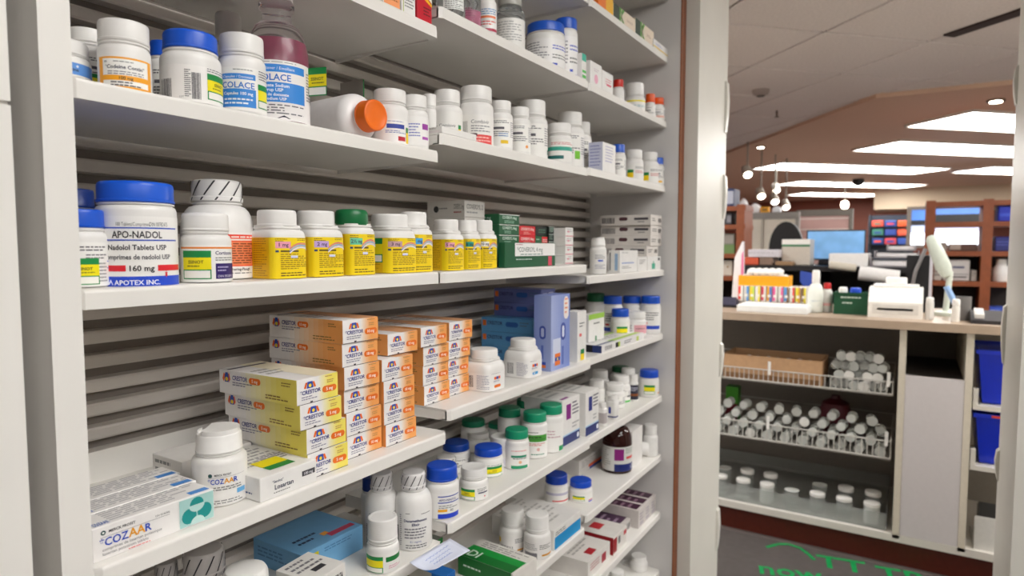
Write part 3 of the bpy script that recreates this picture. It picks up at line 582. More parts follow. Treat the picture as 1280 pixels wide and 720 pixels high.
GC, GF = '#0b5a34', [('t', .5, .55, .28, 'COVERSYL 4mg', '#d9efe2', .8, 'c', True), ('l', .25, .75, .32, 2, .16, '#9fcdb4'), ('r', 0, .93, 1, 1, '#e9efe9')]
RF = [('t', .5, .55, .28, 'COVERSYL 8mg', '#fbe6e2', .8, 'c', True), ('l', .25, .75, .32, 2, .16, '#f4b4ac')]
def stack(n, xl, xc, xr, ytop, sh, yf, labels, **k):
    z = TOP[sh]; X0 = yf/math.tan(ang(xc)); hh = (zat(xc, ytop, math.hypot(X0, yf))-z)/n-.0003
    for i in range(n):
        kk = {a: (b[i] if isinstance(b, tuple) else b) for a, b in k.items()}
        _, z = carton(xl, xc, xr, 0, sh, labels[i], yf=yf, z0=z, h=hh, **kk)
P4 = ('lowest', 'second lowest', 'second highest', 'topmost')
stack(5, 604, 624, 649, 267, 'M2', .672, ['%s dark green carton of the tall green stack' % q for q in ('lowest', 'second lowest', 'middle', 'second highest', 'topmost')], d=.1, col=GC, front=GF, left=[('t', .6, .5, .28, 'L 4 mg', '#d9efe2', .3)])
stack(4, 648.5, 649, 669, 282, 'M2', .672, ['%s carton of the red column beside the tall green stack' % q for q in P4], d=.1, col=(GC, GC, '#d81f2b', '#d81f2b'), front=(GF, GF, RF, RF))
stack(4, 668.5, 669.5, 686, 283, 'M2', .672, ['%s carton of the column right of the red one' % q for q in P4], d=.1, col=(GC, GC, '#0b5a34', '#14201c'), front=(GF, GF, [('r', .45, .1, 1, .95, '#dd2a33'), ('l', .5, .95, .6, 2, .2, '#f5d0cc'), ('l', .02, .4, .6, 1, .2, '#b8dcc8')], [('l', .2, .8, .6, 2, .25, '#4f7a62')]))
stack(5, 685.5, 686, 703, 283, 'M2', .668, ['%s carton of the black and green column beside the grey cartons' % q for q in ('lowest', 'second lowest', 'middle', 'second highest', 'topmost')], d=.1, col='#17201d', front=[('l', .1, .9, .7, 3, .2, '#a9c4b4'), ('r', 0, .92, 1, 1, '#c9d4cc')])
carton(623, 631, 694, 303, 'M2', 'dark green carton standing in front with white label and pink bar', yf=.600, col='#0a5633', front=[('r', .18, .45, .99, .98, '#f1f0ee'), ('t', .22, .62, .2, '*COVERSYL 4 mg', '#3b5a52', .7, 'l'), ('l', .28, .75, .5, 1, .09, '#6a8a80'), ('l', .2, .4, .9, 1, .08, '#b88a90'), ('l', .2, .5, .3, 1, .09, '#cfe6d8'), ('r', .84, .02, .92, .42, '#d84a62')])
carton(612, 618.5, 629, 305, 'M2', 'narrow dark green carton squeezed beside the last yellow-label bottle', yf=.640, col='#0c4a30', d=.03, front=[('r', .1, .05, .25, .95, '#2c6a4c'), ('r', .5, .1, .62, .9, '#b8c4b8')])
stack(4, 702, 716, 737, 285, 'M2', .64, ['%s grey-sided white carton left of the shelf gap' % q for q in P4], d=.06, front=[('l', .2, .9, .75, 2, .2, '#b0aeb0'), ('r', 0, .02, 1, .12, '#e08a98'), ('r', .5, .5, .75, .62, '#e0607a')], left=[('r', 0, 0, 1, 1, '#8f8a86'), ('l', .3, .8, .6, 1, .2, '#6a6664'), ('r', .7, 0, 1, .08, '#c86a78')])
# ---- far bay, flat carton shelf
bottle(737, 758, 297, 'R2', 'white bottle with notched flip cap at the far bay corner', yf=.592, style='flip', caph=.22, lab=[('l', .4, .8, .8, 3, .08, '#8a8a92'), ('r', .5, .5, .68, .58, '#3c62c8'), ('l', .4, .8, .3, 3, .08, '#99a')], rot=0)
carton(758, 775, 797, 313, 'R2', 'white carton with blue lettering between flip-cap bottle and flat stack', yf=.595, d=.03, front=[('l', .1, .5, .88, 1, .05, '#666'), ('l', .1, .8, .4, 1, .1, '#4a7ac8'), ('l', .1, .7, .25, 2, .07, '#888')], left=[('r', .55, .1, .8, .85, '#9ab8d8'), ('r', .1, .1, .2, .9, '#777')])
X0 = .592/math.tan(ang(809)); hs = zat(809, 321, math.hypot(X0, .592))-TOP['R2']
carton(796, 797.5, 808.8, 325, 'R2', 'small white carton left of the teal-marked one', yf=.592, d=.1, h=hs, front=[('l', .15, .8, .75, 3, .12, '#888')])
carton(808.5, 809.5, 826, 320, 'R2', 'small white carton with a teal figure at the far end', yf=.592, d=.1, h=hs, front=[('r', .3, .08, .55, .5, '#3aa88a'), ('d', .42, .58, .1, '#3aa88a'), ('r', .75, .7, .9, .9, '#555')])
zb = TOP['R2']+hs+.0004; yf = .593; X0 = yf/math.tan(ang(813)); hh = (zat(813, 268, math.hypot(X0, yf))-zb)/4-.0003
for i in range(4):
    dx = (-.02, -.002, .006, -.002)[i]
    carton_at(X0+dx, yf+(.003, 0, .002, 0)[i], zb+i*(hh+.0003), .088, .145, hh, '%s long flat white carton of the stack at the far end panel' % P4[i], 'R2', col='#dcd6d0',
              left=[('b', .03, .2, .3, .75, '#4e4a50'), ('p', .38, .45, .55, .8, '#5a3a40'), ('r', .68, .5, .95, .72, '#4a464e'), ('l', .75, .95, .28, 1, .2, '#777')], front=[('l', .1, .5, .6, 2, .2, '#666'), ('b', .65, .3, .9, .7, '#555')])
# ---- near bay, carton stack shelf: the long cartons in front
for i, lb in enumerate(('front white carton with green clover print, first of three side by side', 'middle of the three white cartons lying side by side at the front left', 'rear of the three white cartons lying side by side at the front left')):
    carton_at(.262+.004*i, .5875+.036*i, TOP['L3'], .113, .0345, .030, lb, 'L3', col='#eeebe9', front=D_COZF if i == 0 else None, top=D_COZT)
bottle(231, 303, 529, 'L3', 'white bottle with notched flip cap standing beside the clover carton', yf=.60, style='flip', caph=.31, capw=.86, lab=D_COZB, lv=(.0, .95), arc=170, rot=14, neck=.003, shoulder=.25)
carton(214, 219, 262, 571, 'L3', 'white carton half hidden behind the flip-cap bottle', yf=.69, d=.06, w=.09, h=.03, col='#e8e5e2', left=[('l', .1, .9, .7, 2, .3, '#888')])
carton(284, 318, 391, 600, 'L3', 'white carton with green and yellow sticker on top beside the yellow stack', yf=.5795, d=.11, col='#efedea', front=D_LOSF, top=D_LOST, left=[('t', .6, .3, .3, 'n', '#222c4c', .2, 'l', True), ('l', .5, .9, .25, 1, .15, '#4a5a8a')])
# yellow and orange tablet cartons: one of each kind built, the rest are copies
CW, CD, CH = .0620, .142, .0297
def proto(c, mg, lbl):
    top = [('r', .45, 0, 1, 1, '#f3ead0' if c == '#f3e264' else '#e3a878'), ('r', .0, .86, .9, .9, '#3a2f4c'), ('l', .1, .7, .6, 3, .1, '#a9a5a0')]
    return carton_at(0, 0, 0, CW, CD, CH, lbl, 'L3', col='#f0edec', front=crestor_front(c, mg), left=crestor_side(c, mg), top=top)
def place(pr, X0, yf, z, lbl, first, grp, rz=0):
    o = pr if first else copy_tree(pr)
    o.location = (X0+CW/2, yf+CD/2, z+.0002); o['label'] = lbl; o['group'] = grp; o.rotation_euler = (0, 0, rz); return o
pr = proto('#f3e264', '5 mg', 'yellow tablet carton')
for i, (x, y, nm) in enumerate(((.4955, .5905, 'lowest'), (.493, .592, 'second lowest'), (.4865, .591, 'second highest'), (.481, .5915, 'topmost'))):
    place(pr, x, y, TOP['L3']+i*(CH+.0003), '%s yellow-sided tablet carton of the stack of four' % nm, i == 0, 'yellow tablet cartons', (.0, .03, 0, .02)[i])
pr = proto('#f3a55a', '10 mg', 'orange tablet carton'); n = 0; OG = 'orange tablet cartons'
for col, sh, cells in (('column next to the yellow stack', 'L3', ((.5707, .605), (.5695, .604), (.5678, .606), (.5660, .603), (.5640, .604), (.5635, .602))),
                       ('column at the end of the near shelf', 'L3', ((.6354, .599), (.6345, .601), (.6335, .600), (.6325, .602))),
                       ('column at the start of the middle shelf', 'M3', ((.7440, .622), (.7440, .624), (.7440, .623))),
                       ('column behind the first bar-coded bottle', 'M3', ((.8075, .628), (.8070, .630), (.8072, .627)))):
    nn_ = len(cells)
    for i, (x, y) in enumerate(cells):
        nm = {6: ('lowest', 'second', 'third', 'fourth', 'fifth', 'topmost'), 4: ('lowest', 'second', 'third', 'fourth'), 3: ('lowest', 'second', 'third')}[nn_][i]
        place(pr, x, y, TOP[sh]+i*(CH+.0003), '%s orange tablet carton from the bottom, %s' % (nm, col) if nm not in ('lowest', 'topmost') else '%s orange tablet carton, %s' % (nm, col), n == 0, OG); n += 1
zt4 = max(TOP['L3']+4*(CH+.0003), TOP['M3']+3*(CH+.0003))+.0003
for x, y, lb in ((.655, .612, 'left'), (.735, .62, 'middle'), (.812, .626, 'right')):
    place(pr, x, y, zt4, '%s one of three orange tablet cartons in the top row' % lb, False, OG)
# ---- middle bay, blue carton shelf
def barb(seed, c): return [('r', 0, 0, 1, 1, '#f0eeec'), ('b', .12, .2, .26, .85, '#3f3d46'), ('l', .34, .56, .85, 9, .09, '#a29fb0'), ('r', .66, .62, .72, .78, '#ee6a1e'), ('r', .72, .62, .79, .78, '#2c4fb0'), ('r', .79, .62, .85, .78, '#ee6a1e'), ('l', .6, .9, .95, 1, .05, '#777'), ('t', .64, .48, .09, 'CRESTOR', '#3a3a7a', .24), ('p', .66, .16, .86, .32, c)]
bottle(580, 629, 433, 'M3', 'bar-coded white bottle with orange pill mark in front of the orange columns', yf=.585, caph=.24, capw=.79, lab=barb(1, '#ee7418'), lv=(.02, .95), arc=165, n=4., rot=4, style='smooth', shoulder=.4)
bottle(632, 676, 421, 'M3', 'bar-coded white bottle with light blue pill mark beside the tall blue carton', yf=.585, caph=.24, capw=.8, lab=barb(2, '#3fa0dc'), lv=(.02, .95), arc=165, n=4., rot=4, style='smooth', shoulder=.4)
TBF = [('g', 0, 0, 1, 1, '#aab7e2', '#7a8ed0'), ('r', .1, .1, .5, .42, '#d3daf0'), ('p', .66, .66, .93, .97, '#f0e6e2'), ('l', .72, .88, .92, 4, .06, '#e88a5a'), ('r', .2, .06, .48, .12, '#ee7a2e'), ('r', .2, .12, .48, .17, '#3550b4'), ('r', .2, .17, .48, .22, '#ee7a2e'), ('d', .34, .145, .018, '#f5d832'), ('r', .56, .05, .66, .3, '#5a70c0'), ('p', .5, .38, .76, .62, '#3a50a8'), ('p', .57, .42, .69, .58, '#dfe4f5')]
carton(668, 689, 712.5, 370, 'M3', 'tall blue carton standing upright beside the bar-coded bottles', yf=.588, col='#8596d4', front=TBF, left=[('g', 0, 0, 1, 1, '#8294d2', '#a4b1de'), ('r', .3, .04, .7, .08, '#ee7a2e'), ('r', .3, .08, .7, .12, '#3550b4'), ('r', .42, .16, .56, .34, '#5a70c0'), ('p', .32, .42, .7, .6, '#3a50a8'), ('p', .42, .45, .6, .57, '#b8c2e4')])
zb = TOP['M3']; BL = [('t', .12, .5, .25, 'CRESTOR', '#2a2f6a', .3, 'l', True), ('p', .48, .4, .72, .75, '#2b62b0'), ('l', .75, .95, .7, 2, .2, '#5a7a9c'), ('r', .03, .4, .1, .8, '#ee7a2e')]
def bl(i, c, lb, yf=.675, X=None):
    X = X if X is not None else .70/math.tan(ang(641)); return carton_at(X, yf, zb+i*.0303, .062, .13, .03, lb, 'M3', col=c, left=BL, front=[('r', .1, .35, .55, .75, '#ece9ec'), ('r', .2, .4, .42, .62, '#ee7a2e'), ('r', .27, .45, .36, .7, '#2c4fb0'), ('l', .6, .9, .4, 1, .2, '#e8f0f8')])
for i, lb in enumerate(('lowest light blue carton lying behind the bar-coded bottles', 'middle light blue carton lying behind the bar-coded bottles', 'topmost light blue carton of the three lying behind bar-coded bottles')): bl(i, '#5b9fd2', lb, .66, .7/math.tan(ang(646)))
Xd = 1.176
for i in range(5): carton_at(Xd, .662, zb+i*.0303, .062, .12, .03, '%s darker blue carton of the stack behind the tall blue one' % ('lowest', 'second', 'middle', 'fourth', 'topmost')[i], 'M3', col='#6a74b0', left=BL, front=[('r', .1, .3, .4, .75, '#b9bfe0'), ('p', .5, .2, .9, .5, '#3a479c'), ('l', .5, .9, .7, 1, .2, '#d8dcf0')])
bottle(711, 724, 392, 'M3', 'slim white bottle with navy foot right of the tall blue carton', yf=.60, caph=.2, style='smooth', lab=[('r', 0, 0, 1, .18, '#1c2f80'), ('l', .3, .7, .6, 2, .06, '#666')], lv=(0, .9))
carton(720, 722.5, 735, 390, 'M3', 'narrow white carton with pink mark and sticker near the shelf joint', yf=.5885, d=.03, front=[('l', .2, .8, .75, 2, .06, '#777'), ('r', .2, .5, .45, .56, '#e86a6a'), ('r', .35, .02, .75, .15, YEL), ('r', .35, .15, .75, .24, GRN)])
# ---- far bay, blue cap shelf
bottle(732, 758, 361, 'R3', 'white bottle with dark green cap in the back row', yf=.70, cap='#0d5a34', style='smooth', caph=.2, h=.115)
carton(734, 736.5, 756, 394, 'R3', 'white and lime carton standing behind the flat one', yf=.635, d=.02, front=[('r', 0, .85, 1, 1, '#9ccb4a'), ('r', .0, 0, .4, .08, '#9ccb4a'), ('l', .3, .7, .7, 1, .1, '#666'), ('r', .55, .05, .9, .16, GRN), ('r', .4, .2, .5, .35, '#3a8a5a')])
for px0, px1, yt, y2, lb in ((753, 779, 369, .66, 'leftmost of three blue capped bottles in the back row'), (778, 803, 369, .652, 'middle of three blue capped bottles in the back row'), (801, 827, 369, .612, 'rightmost tall blue capped bottle beside the end panel')):
    bottle(px0, px1, yt, 'R3', lb, yf=y2, cap='#1450c0', style='smooth', caph=.2, capw=.93, lab=[('r', 0, 0, 1, 1, '#f1efec'), ('r', .2, .08, .8, .24, '#2b4fc0'), ('r', .3, .32, .42, .4, '#d83a3a'), ('l', .3, .75, .8, 4, .1, '#666')])
bottle(764, 788, 385, 'R3', 'short blue capped bottle with green and yellow sticker', yf=.622, cap='#1450c0', style='smooth', caph=.26, capw=.93, lab=[('r', 0, 0, 1, 1, '#eae7e2')] + sticker(.4, .1, .75, .7, False))
bottle(783, 809, 388, 'R3', 'white capped bottle with pink label among the blue caps', yf=.606, caph=.27, capw=.93, lab=[('r', 0, 0, 1, 1, '#f1efec'), ('r', .45, .1, 1, .85, '#e3a8b0'), ('l', .5, .95, .5, 1, .14, '#6a3a48'), ('l', .2, .4, .8, 6, .1, '#777')])
bottle(799, 815, 385, 'R3', 'slim blue capped bottle behind the pink-labelled one', yf=.625, dx=.02, cap='#1450c0', style='smooth', caph=.22, lab=[('r', .2, .02, .8, .12, '#2b4fc0'), ('l', .3, .8, .6, 3, .1, '#777')])
carton(735, 753, 806, 438, 'R3', 'long flat white carton with lime edge and black end', yf=.588, h=.0165, d=.075, col='#eeeceb', left=[('r', 0, 0, 1, 1, '#17161c'), ('r', .7, 0, 1, 1, '#23346e')], front=[('b', .07, .25, .22, .8, '#7a7a7a'), ('r', .3, .15, .36, .85, '#15161c'), ('r', .36, .15, .4, .85, '#b8d23c'), ('l', .5, .68, .6, 2, .3, '#555'), ('r', .8, .1, .86, .8, '#c8d86a')], top=[('r', 0, 0, 1, .12, '#f0eeec'), ('r', .3, .12, 1, .3, '#b7dc5c'), ('r', 0, .12, .35, .2, '#2a3f7c'), ('l', .1, .8, .7, 3, .1, '#aaa'), ('r', 0, .85, 1, 1, '#b7dc5c')])
# ---- middle bay, white bottle shelf
carton(539, 553.5, 596, 157.5, 'M1', 'thin white carton lying at the near corner of the shelf', yf=.5885, d=.045, front=[('d', .9, .4, .06, '#777')], left=[('l', .1, .8, .8, 2, .14, '#8a7a80'), ('r', .1, .1, .9, .45, '#e6dede')])
CB = [('r', 0, 0, 1, 1, '#efede9'), ('b', .24, .3, .36, .8, '#8a8a84'), ('t', .42, .72, .12, 'Combivir', '#4a4a52', .34), ('l', .42, .75, .62, 3, .08, '#8a8a90'), ('r', .45, .02, .8, .36, '#e24a48'), ('l', .48, .78, .25, 2, .1, '#f5c0b8'), ('r', .4, .3, .52, .4, '#5a3a40')]
bottle(541, 579, 111, 'M1', 'white ribbed-cap bottle with sticker edge behind the thin carton', yf=.632, caph=.25, lab=[('r', 0, 0, 1, 1, '#efede9'), ('t', .35, .45, .12, 'Combivir', '#4a4a52', .34), ('b', .2, .3, .32, .5, '#555'), ('r', .72, .1, .8, .4, YEL), ('r', .72, .4, .8, .55, GRN)])
bottle(574, 617, 106, 'M1', 'tall white ribbed-cap bottle with red label foot', yf=.603, caph=.24, capw=.92, lab=CB, lv=(.0, .8))
bottle(560, 580, 106, 'M1', 'shaded white capped bottle in the back row behind the thin carton', yf=.69, dx=.0, caph=.25, h=.09)
WB = lambda s, *e: G(s, extra=e)
bottle(611, 641, 125, 'M1', 'white capped bottle with small yellow patch beside the red label', yf=.603, lab=WB(11, ('r', .5, .12, .68, .24, '#f0c81a'), ('l', .45, .8, .45, 2, .08, '#5a8ac0')))
bottle(635, 663, 133, 'M1', 'short white capped bottle with an orange dot', yf=.603, lab=WB(12, ('d', .7, .18, .06, '#f0a050')))
bottle(647, 684, 124, 'M1', 'tall white capped bottle with grey label behind the short one', yf=.622, caph=.25, lab=WB(13, ('r', .85, .1, .95, .25, '#1f6a5a')))
bottle(683, 714, 153, 'M1', 'short white capped bottle with teal bands', yf=.598, caph=.26, capw=.95, style='smooth', lab=[('r', 0, 0, 1, 1, '#f0eeea'), ('r', 0, .5, 1, .68, '#3aa892'), ('r', .15, .12, .6, .28, '#1f6a66'), ('l', .3, .9, .85, 2, .07, '#d06a6a')])
bottle(694, 729, 139, 'R1', 'white capped bottle with lime square behind the teal-banded one', yf=.628, caph=.24, lab=WB(14, ('r', .6, .2, .72, .45, '#7ac83a')))
bottle(716, 738, 152, 'R1', 'white bottle half hidden behind the lavender carton', yf=.645, caph=.22, lab=WB(15, ('r', .7, .1, .8, .3, '#2a5a5a')))
# ---- far bay, white bottle shelf
carton(735.5, 752, 768, 177, 'R1', 'pale lavender and white carton at the start of the far shelf', yf=.592, d=.034, front=[('l', .2, .8, .85, 6, .1, '#b8b6d0')], left=[('r', 0, 0, 1, 1, '#c8cade'), ('l', .1, .9, .85, 7, .11, '#8a90c0')])
bottle(762, 781, 180, 'R1', 'white bottle with blue cap next to the lavender carton', yf=.612, cap='#1c58c8', style='smooth', caph=.24, lab=WB(16, ('r', .1, .1, .35, .5, '#2a2f6a')))
for px0, px1, yt, nm in ((778, 803, 187, 'first white capped bottle with green and yellow sticker on the far shelf'), (797, 822, 190, 'second white capped bottle with green and yellow sticker on the far shelf')):
    bottle(px0, px1, yt, 'R1', nm, yf=.603 if px0 < 790 else .61, caph=.24, lab=[('r', 0, 0, 1, 1, '#efede9'), ('r', .32, .12, .5, .42, YEL), ('r', .32, .42, .5, .6, GRN), ('l', .55, .9, .5, 2, .1, '#d06a6a'), ('l', .55, .95, .75, 2, .08, '#777')])
bottle(814, 829, 197, 'R1', 'small blue capped bottle beside the end panel', yf=.612, cap='#1c58c8', style='smooth', caph=.24, lab=WB(17, ('r', .3, .05, .7, .18, '#f0b81a')))
bottle(784, 799, 192, 'R1', 'white capped bottle glimpsed between the two stickered ones', yf=.655, dx=.03, caph=.24)
# ---- middle bay, jar shelf
def vial(px0, px1, yt, sh, yf, label, liq, cap, lab=None, h=None):
    z0 = TOP[sh]; X, Y, r, hh = solve(px0, px1, yt, z0, yf, .8); h = h or hh
    root = empty('glass_bottle', (X, Y, z0+.0002), label, 'bottle', 'clear bottles on the '+ROWN[sh]); P, zs = body_profile(r, h, h*.16, r*.75, .004, .4)
    MB().lathe(P, M('#e9eef0', .06, vary=0, trans=.9), 36).build('bottle', root)
    if liq: MB().lathe([(r*.86, .003), (r*.94, .006), (r*.94, zs*.6), (r*.3, zs*.601)], M(liq, .3), 30).build('liquid', root)
    c = cap_mesh(r*.78, h*.16, M(cap, .35), 'ribbed').build('cap', root); c.location.z = h-h*.16
    if lab:
        W = math.radians(150)*r; phi = math.atan2(-Y, -X); paint(lab, W, zs*.8, lambda u, v, l: ((r+l)*math.cos(phi+(u-W/2)/r), (r+l)*math.sin(phi+(u-W/2)/r), .006+v), 'label', root, sid(), du=r*.16)
vial(547, 583, -30, 'M0', .60, 'clear glass bottle at the near end of the jar shelf', None, '#d8d4d0', [('r', .3, .3, .9, .9, '#e3e5e2'), ('l', .35, .85, .8, 6, .09, '#777')])
vial(574, 602, -24, 'M0', .597, 'clear vial half full of pink liquid', '#cf5a86', '#e6e3e0', [('l', .2, .8, .6, 4, .1, '#9a4a6a')])
bottle(599, 621, -16, 'M0', 'slim white bottle with red and blue print on the jar shelf', yf=.597, lab=[('r', 0, 0, 1, 1, '#eceae8'), ('l', .2, .9, .35, 2, .1, '#d84a3a'), ('r', .2, .5, .8, .58, '#e87a4a'), ('l', .2, .9, .8, 3, .08, '#4a8ac0'), ('r', .1, .02, .9, .12, '#b02a4a')])
vial(619, 656, -6, 'M0', .60, 'clear jar of pale tablets with grey lid', '#dcd8d2', '#a9a8a2', [('r', 0, 0, 1, 1, '#e8e6e2'), ('l', .15, .85, .85, 8, .09, '#aaa')])
BJ = [('r', 0, 0, 1, 1, '#f1efee'), ('l', .15, .55, .85, 7, .085, '#8d8b92'), ('l', .6, .95, .75, 2, .09, '#5a6ac8'), ('l', .6, .95, .45, 2, .09, '#777'), ('r', .6, .02, 1, .09, '#2240b8'), ('r', .6, .14, .68, .2, '#2240b8'), ('r', .92, .14, 1, .2, '#e0403a')]
bottle(657, 705, 25, 'M0', 'wide white jar with blue lid on the upper middle shelf', yf=.60, cap='#1a57c4', style='smooth', caph=.2, capw=.97, lab=BJ, lv=(.02, .93), name='tablet_jar', cat='jar')
bottle(697, 726, 25, 'M0', 'narrower white jar with blue lid beside the wide one', yf=.604, cap='#1a57c4', style='smooth', caph=.18, capw=.95, lab=BJ, lv=(.02, .93), name='tablet_jar', cat='jar')
bottle(652, 663, 35, 'M0', 'blue capped bottle glimpsed behind the wide blue-lidded jar', yf=.68, dx=.03, cap='#14479e', style='smooth', caph=.2, h=.085)
carton(724.5, 725.5, 736, 66, 'M0', 'small white carton with teal top and lime stripes', yf=.593, d=.03, front=[('r', 0, .72, .9, 1, '#1fae92'), ('r', .1, .08, .9, .2, '#4ab84a'), ('r', .1, .28, .9, .38, '#4ab84a')])
# ---- far bay, orange cap shelf
carton(735.5, 736, 750, 75, 'R0', 'white carton with a pink blot at the start of the orange cap shelf', yf=.590, d=.04, front=[('d', .5, .3, .2, '#f0b0c8'), ('l', .3, .8, .7, 2, .08, '#c8b8c0')])
carton(749.5, 750.5, 764, 87, 'R0', 'white carton with red print left of the red cap', yf=.590, d=.04, front=[('l', .3, .85, .6, 3, .12, '#e08a98'), ('r', .4, .3, .8, .4, '#e0607a')])
bottle(763, 778, 99, 'R0', 'small white bottle with red cap', yf=.595, cap='#c8281c', style='smooth', caph=.34)
b_ = bottle(778, 804, 103, 'R0', 'white bottle with yellow ring below its cap', yf=.597, caph=.42, lab=[('r', 0, .0, 1, 1, '#efede9'), ('r', 0, .86, 1, 1, '#f0e01a'), ('l', .4, .9, .5, 2, .12, '#8ab0b8')], lv=(.05, 1.0), arc=300)
bottle(803, 817, 117, 'R0', 'small white bottle with orange cap, the left of two', yf=.605, cap='#ee5a16', style='smooth', caph=.33, lab=WB(18))
bottle(815, 832, 124, 'R0', 'small white bottle with orange cap, the right of two beside the panel', yf=.6, cap='#ee5a16', style='smooth', caph=.3, lab=WB(19, ('r', .3, .1, .8, .3, '#e8b0a0')))
# ---- far bay, top shelf
carton(744, 745, 763, -22, 'R-1', 'orange and yellow carton at the left of the highest far shelf', yf=.590, d=.04, front=[('r', 0, 0, .5, 1, '#f07a1a'), ('r', .5, 0, 1, 1, '#f5b81a')], col='#f07a1a')
for px, xr_, yt, lb in ((763, 790, 3, 'left green and cream carton on the highest far shelf'), (790, 813, 22, 'right green and cream carton on the highest far shelf')):
    carton(px-.5, px+.5, xr_, yt, 'R-1', lb, yf=.591, d=.04, col='#e8dcc8', front=[('r', 0, 0, .26, 1, '#14301c'), ('q', [(.26, 0), (.5, 0), (.36, .5), (.5, 1), (.26, 1)], '#5a9a3a'), ('q', [(.33, 0), (.4, 0), (.3, .5), (.4, 1), (.34, 1)], '#e8e4c8'), ('r', .5, 0, 1, 1, '#ead9c4'), ('l', .6, .9, .5, 2, .1, '#a88a78')])
carton(812.5, 813, 832, 48, 'R-1', 'low white carton with yellow line at the end of the highest far shelf', yf=.592, d=.04, front=[('r', 0, .1, 1, .25, '#ecc83a'), ('l', .15, .6, .6, 2, .15, '#a8a8d8')])
# ---- middle bay, green cap shelf
GCAP = '#12916a'
bottle(524, 568, 577, 'M4', 'front blue capped bottle with orange square at the near shelf corner', yf=.583, cap='#0e49c0', style='smooth', caph=.27, capw=.92, lab=[('r', 0, 0, 1, 1, '#f1efec'), ('r', .12, .3, .24, .62, YEL), ('r', .12, .62, .24, .8, GRN), ('r', .42, .86, .9, .9, '#3a4fae'), ('t', .44, .7, .09, 'APO-NADOL', '#3a3f7a', .44, 'l', True), ('r', .42, .62, .9, .66, '#3a4fae'), ('l', .44, .85, .5, 2, .08, '#888'), ('r', .42, .28, .6, .38, '#f3ac1c'), ('t', .66, .28, .1, '80', '#333', .14), ('r', .42, .02, .9, .2, '#1b40c4')], lv=(.02, .9), arc=170)
bottle(573, 610, 578, 'M4', 'white capped bottle with green-yellow sticker in front on the green cap shelf', yf=.583, caph=.3, capw=.92, lab=[('r', 0, 0, 1, 1, '#f1efec'), ('l', .58, .9, .85, 3, .09, '#777'), ('r', .6, .5, .88, .6, '#5a5a70'), ('d', .78, .25, .06, '#d84a5a')] + sticker(.14, .05, .52, .85), lv=(.03, .95), arc=165)
bottle(535, 566, 570, 'M4', 'bottle with grey printed seal behind the front blue cap', yf=.648, dx=.012, style='band', cap='#d8d5d2', caph=.26, capw=.8, lab=[('r', 0, 0, 1, 1, '#eae8e4')] + sticker(.6, .1, .9, .8, False))
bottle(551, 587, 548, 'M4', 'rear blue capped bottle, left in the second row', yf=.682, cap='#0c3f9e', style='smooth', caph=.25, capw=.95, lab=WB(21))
bottle(591, 629, 553, 'M4', 'blue capped bottle with large price sticker in the second row', yf=.620, cap='#0e49c0', style='smooth', caph=.27, capw=.95, lab=[('r', 0, 0, 1, 1, '#f1efec'), ('l', .4, .9, .92, 2, .06, '#888')] + sticker(.42, .04, .88, .82), lv=(.03, .95), arc=165)
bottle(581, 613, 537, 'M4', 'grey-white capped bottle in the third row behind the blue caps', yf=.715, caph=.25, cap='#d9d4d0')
bottle(612, 645, 541, 'M4', 'white capped bottle with violet print between blue and green caps', yf=.628, caph=.3, capw=.97, neck=.008, shoulder=.6, lab=[('r', 0, 0, 1, 1, '#ebe8ee'), ('l', .3, .9, .85, 8, .09, '#b4aac8')])
NOVO = [('r', 0, 0, 1, 1, '#f1efec'), ('l', .3, .62, .93, 1, .06, '#333'), ('r', .3, .6, .9, .85, '#4a9a3a'), ('l', .32, .88, .74, 1, .1, '#16401c'), ('r', .3, .68, .9, .7, '#1f5a2a'), ('l', .3, .9, .52, 2, .06, '#d86a6a'), ('d', .6, .32, .06, '#e0b0a8'), ('l', .4, .8, .12, 1, .08, '#2a8a6a')]
bottle(630, 662, 532, 'M4', 'front green capped bottle with green foot and orange dot', yf=.600, cap=GCAP, style='smooth', caph=.22, capw=.94, lab=[('r', 0, 0, 1, 1, '#f1efec'), ('l', .35, .8, .8, 1, .08, '#e07a7a'), ('r', .35, .52, .8, .62, '#1a8a6a'), ('l', .4, .8, .46, 1, .08, '#555'), ('d', .6, .32, .07, '#eab890'), ('r', .35, .03, .85, .17, '#1a9a6a')], lv=(.02, .95), arc=165)
bottle(653, 685, 511, 'M4', 'tall green capped bottle with green striped label', yf=.602, cap=GCAP, style='smooth', caph=.2, capw=.94, lab=NOVO, lv=(.02, .92), arc=165)
bottle(674, 705, 502, 'M4', 'third green capped bottle right before the purple-marked carton', yf=.592, cap=GCAP, style='smooth', caph=.19, capw=.94, lab=[('r', 0, 0, 1, 1, '#f1efec'), ('l', .3, .8, .7, 3, .1, '#c8a8b0'), ('r', .75, .03, 1, .2, '#1a9a5a')], lv=(.02, .92), arc=165)
for px0, px1, yt, y2, lb in ((622, 652, 506, .665, 'shaded green capped bottle behind the front green one'), (609, 637, 525, .70, 'shaded green capped bottle low in the back row'), (575, 607, 521, .735, 'shaded green capped bottle far back behind the blue caps'), (645, 672, 496, .678, 'shaded green capped bottle far back behind the tall one')):
    bottle(px0, px1, yt, 'M4', lb, yf=y2, cap='#0f7a56', style='smooth', caph=.2, capw=.95)  # caps a darker copy of the front green, back-row shade put into the colour
NX = lambda c: [('r', .22, .55, .48, .88, c), ('l', .56, .95, .86, 4, .08, '#4a4a60'), ('l', .56, .95, .4, 2, .08, '#aaa'), ('r', 0, 0, 1, .2, '#15286e'), ('r', 0, .2, 1, .23, '#a8c8e8'), ('d', .9, .1, .06, '#e4e8f0')]
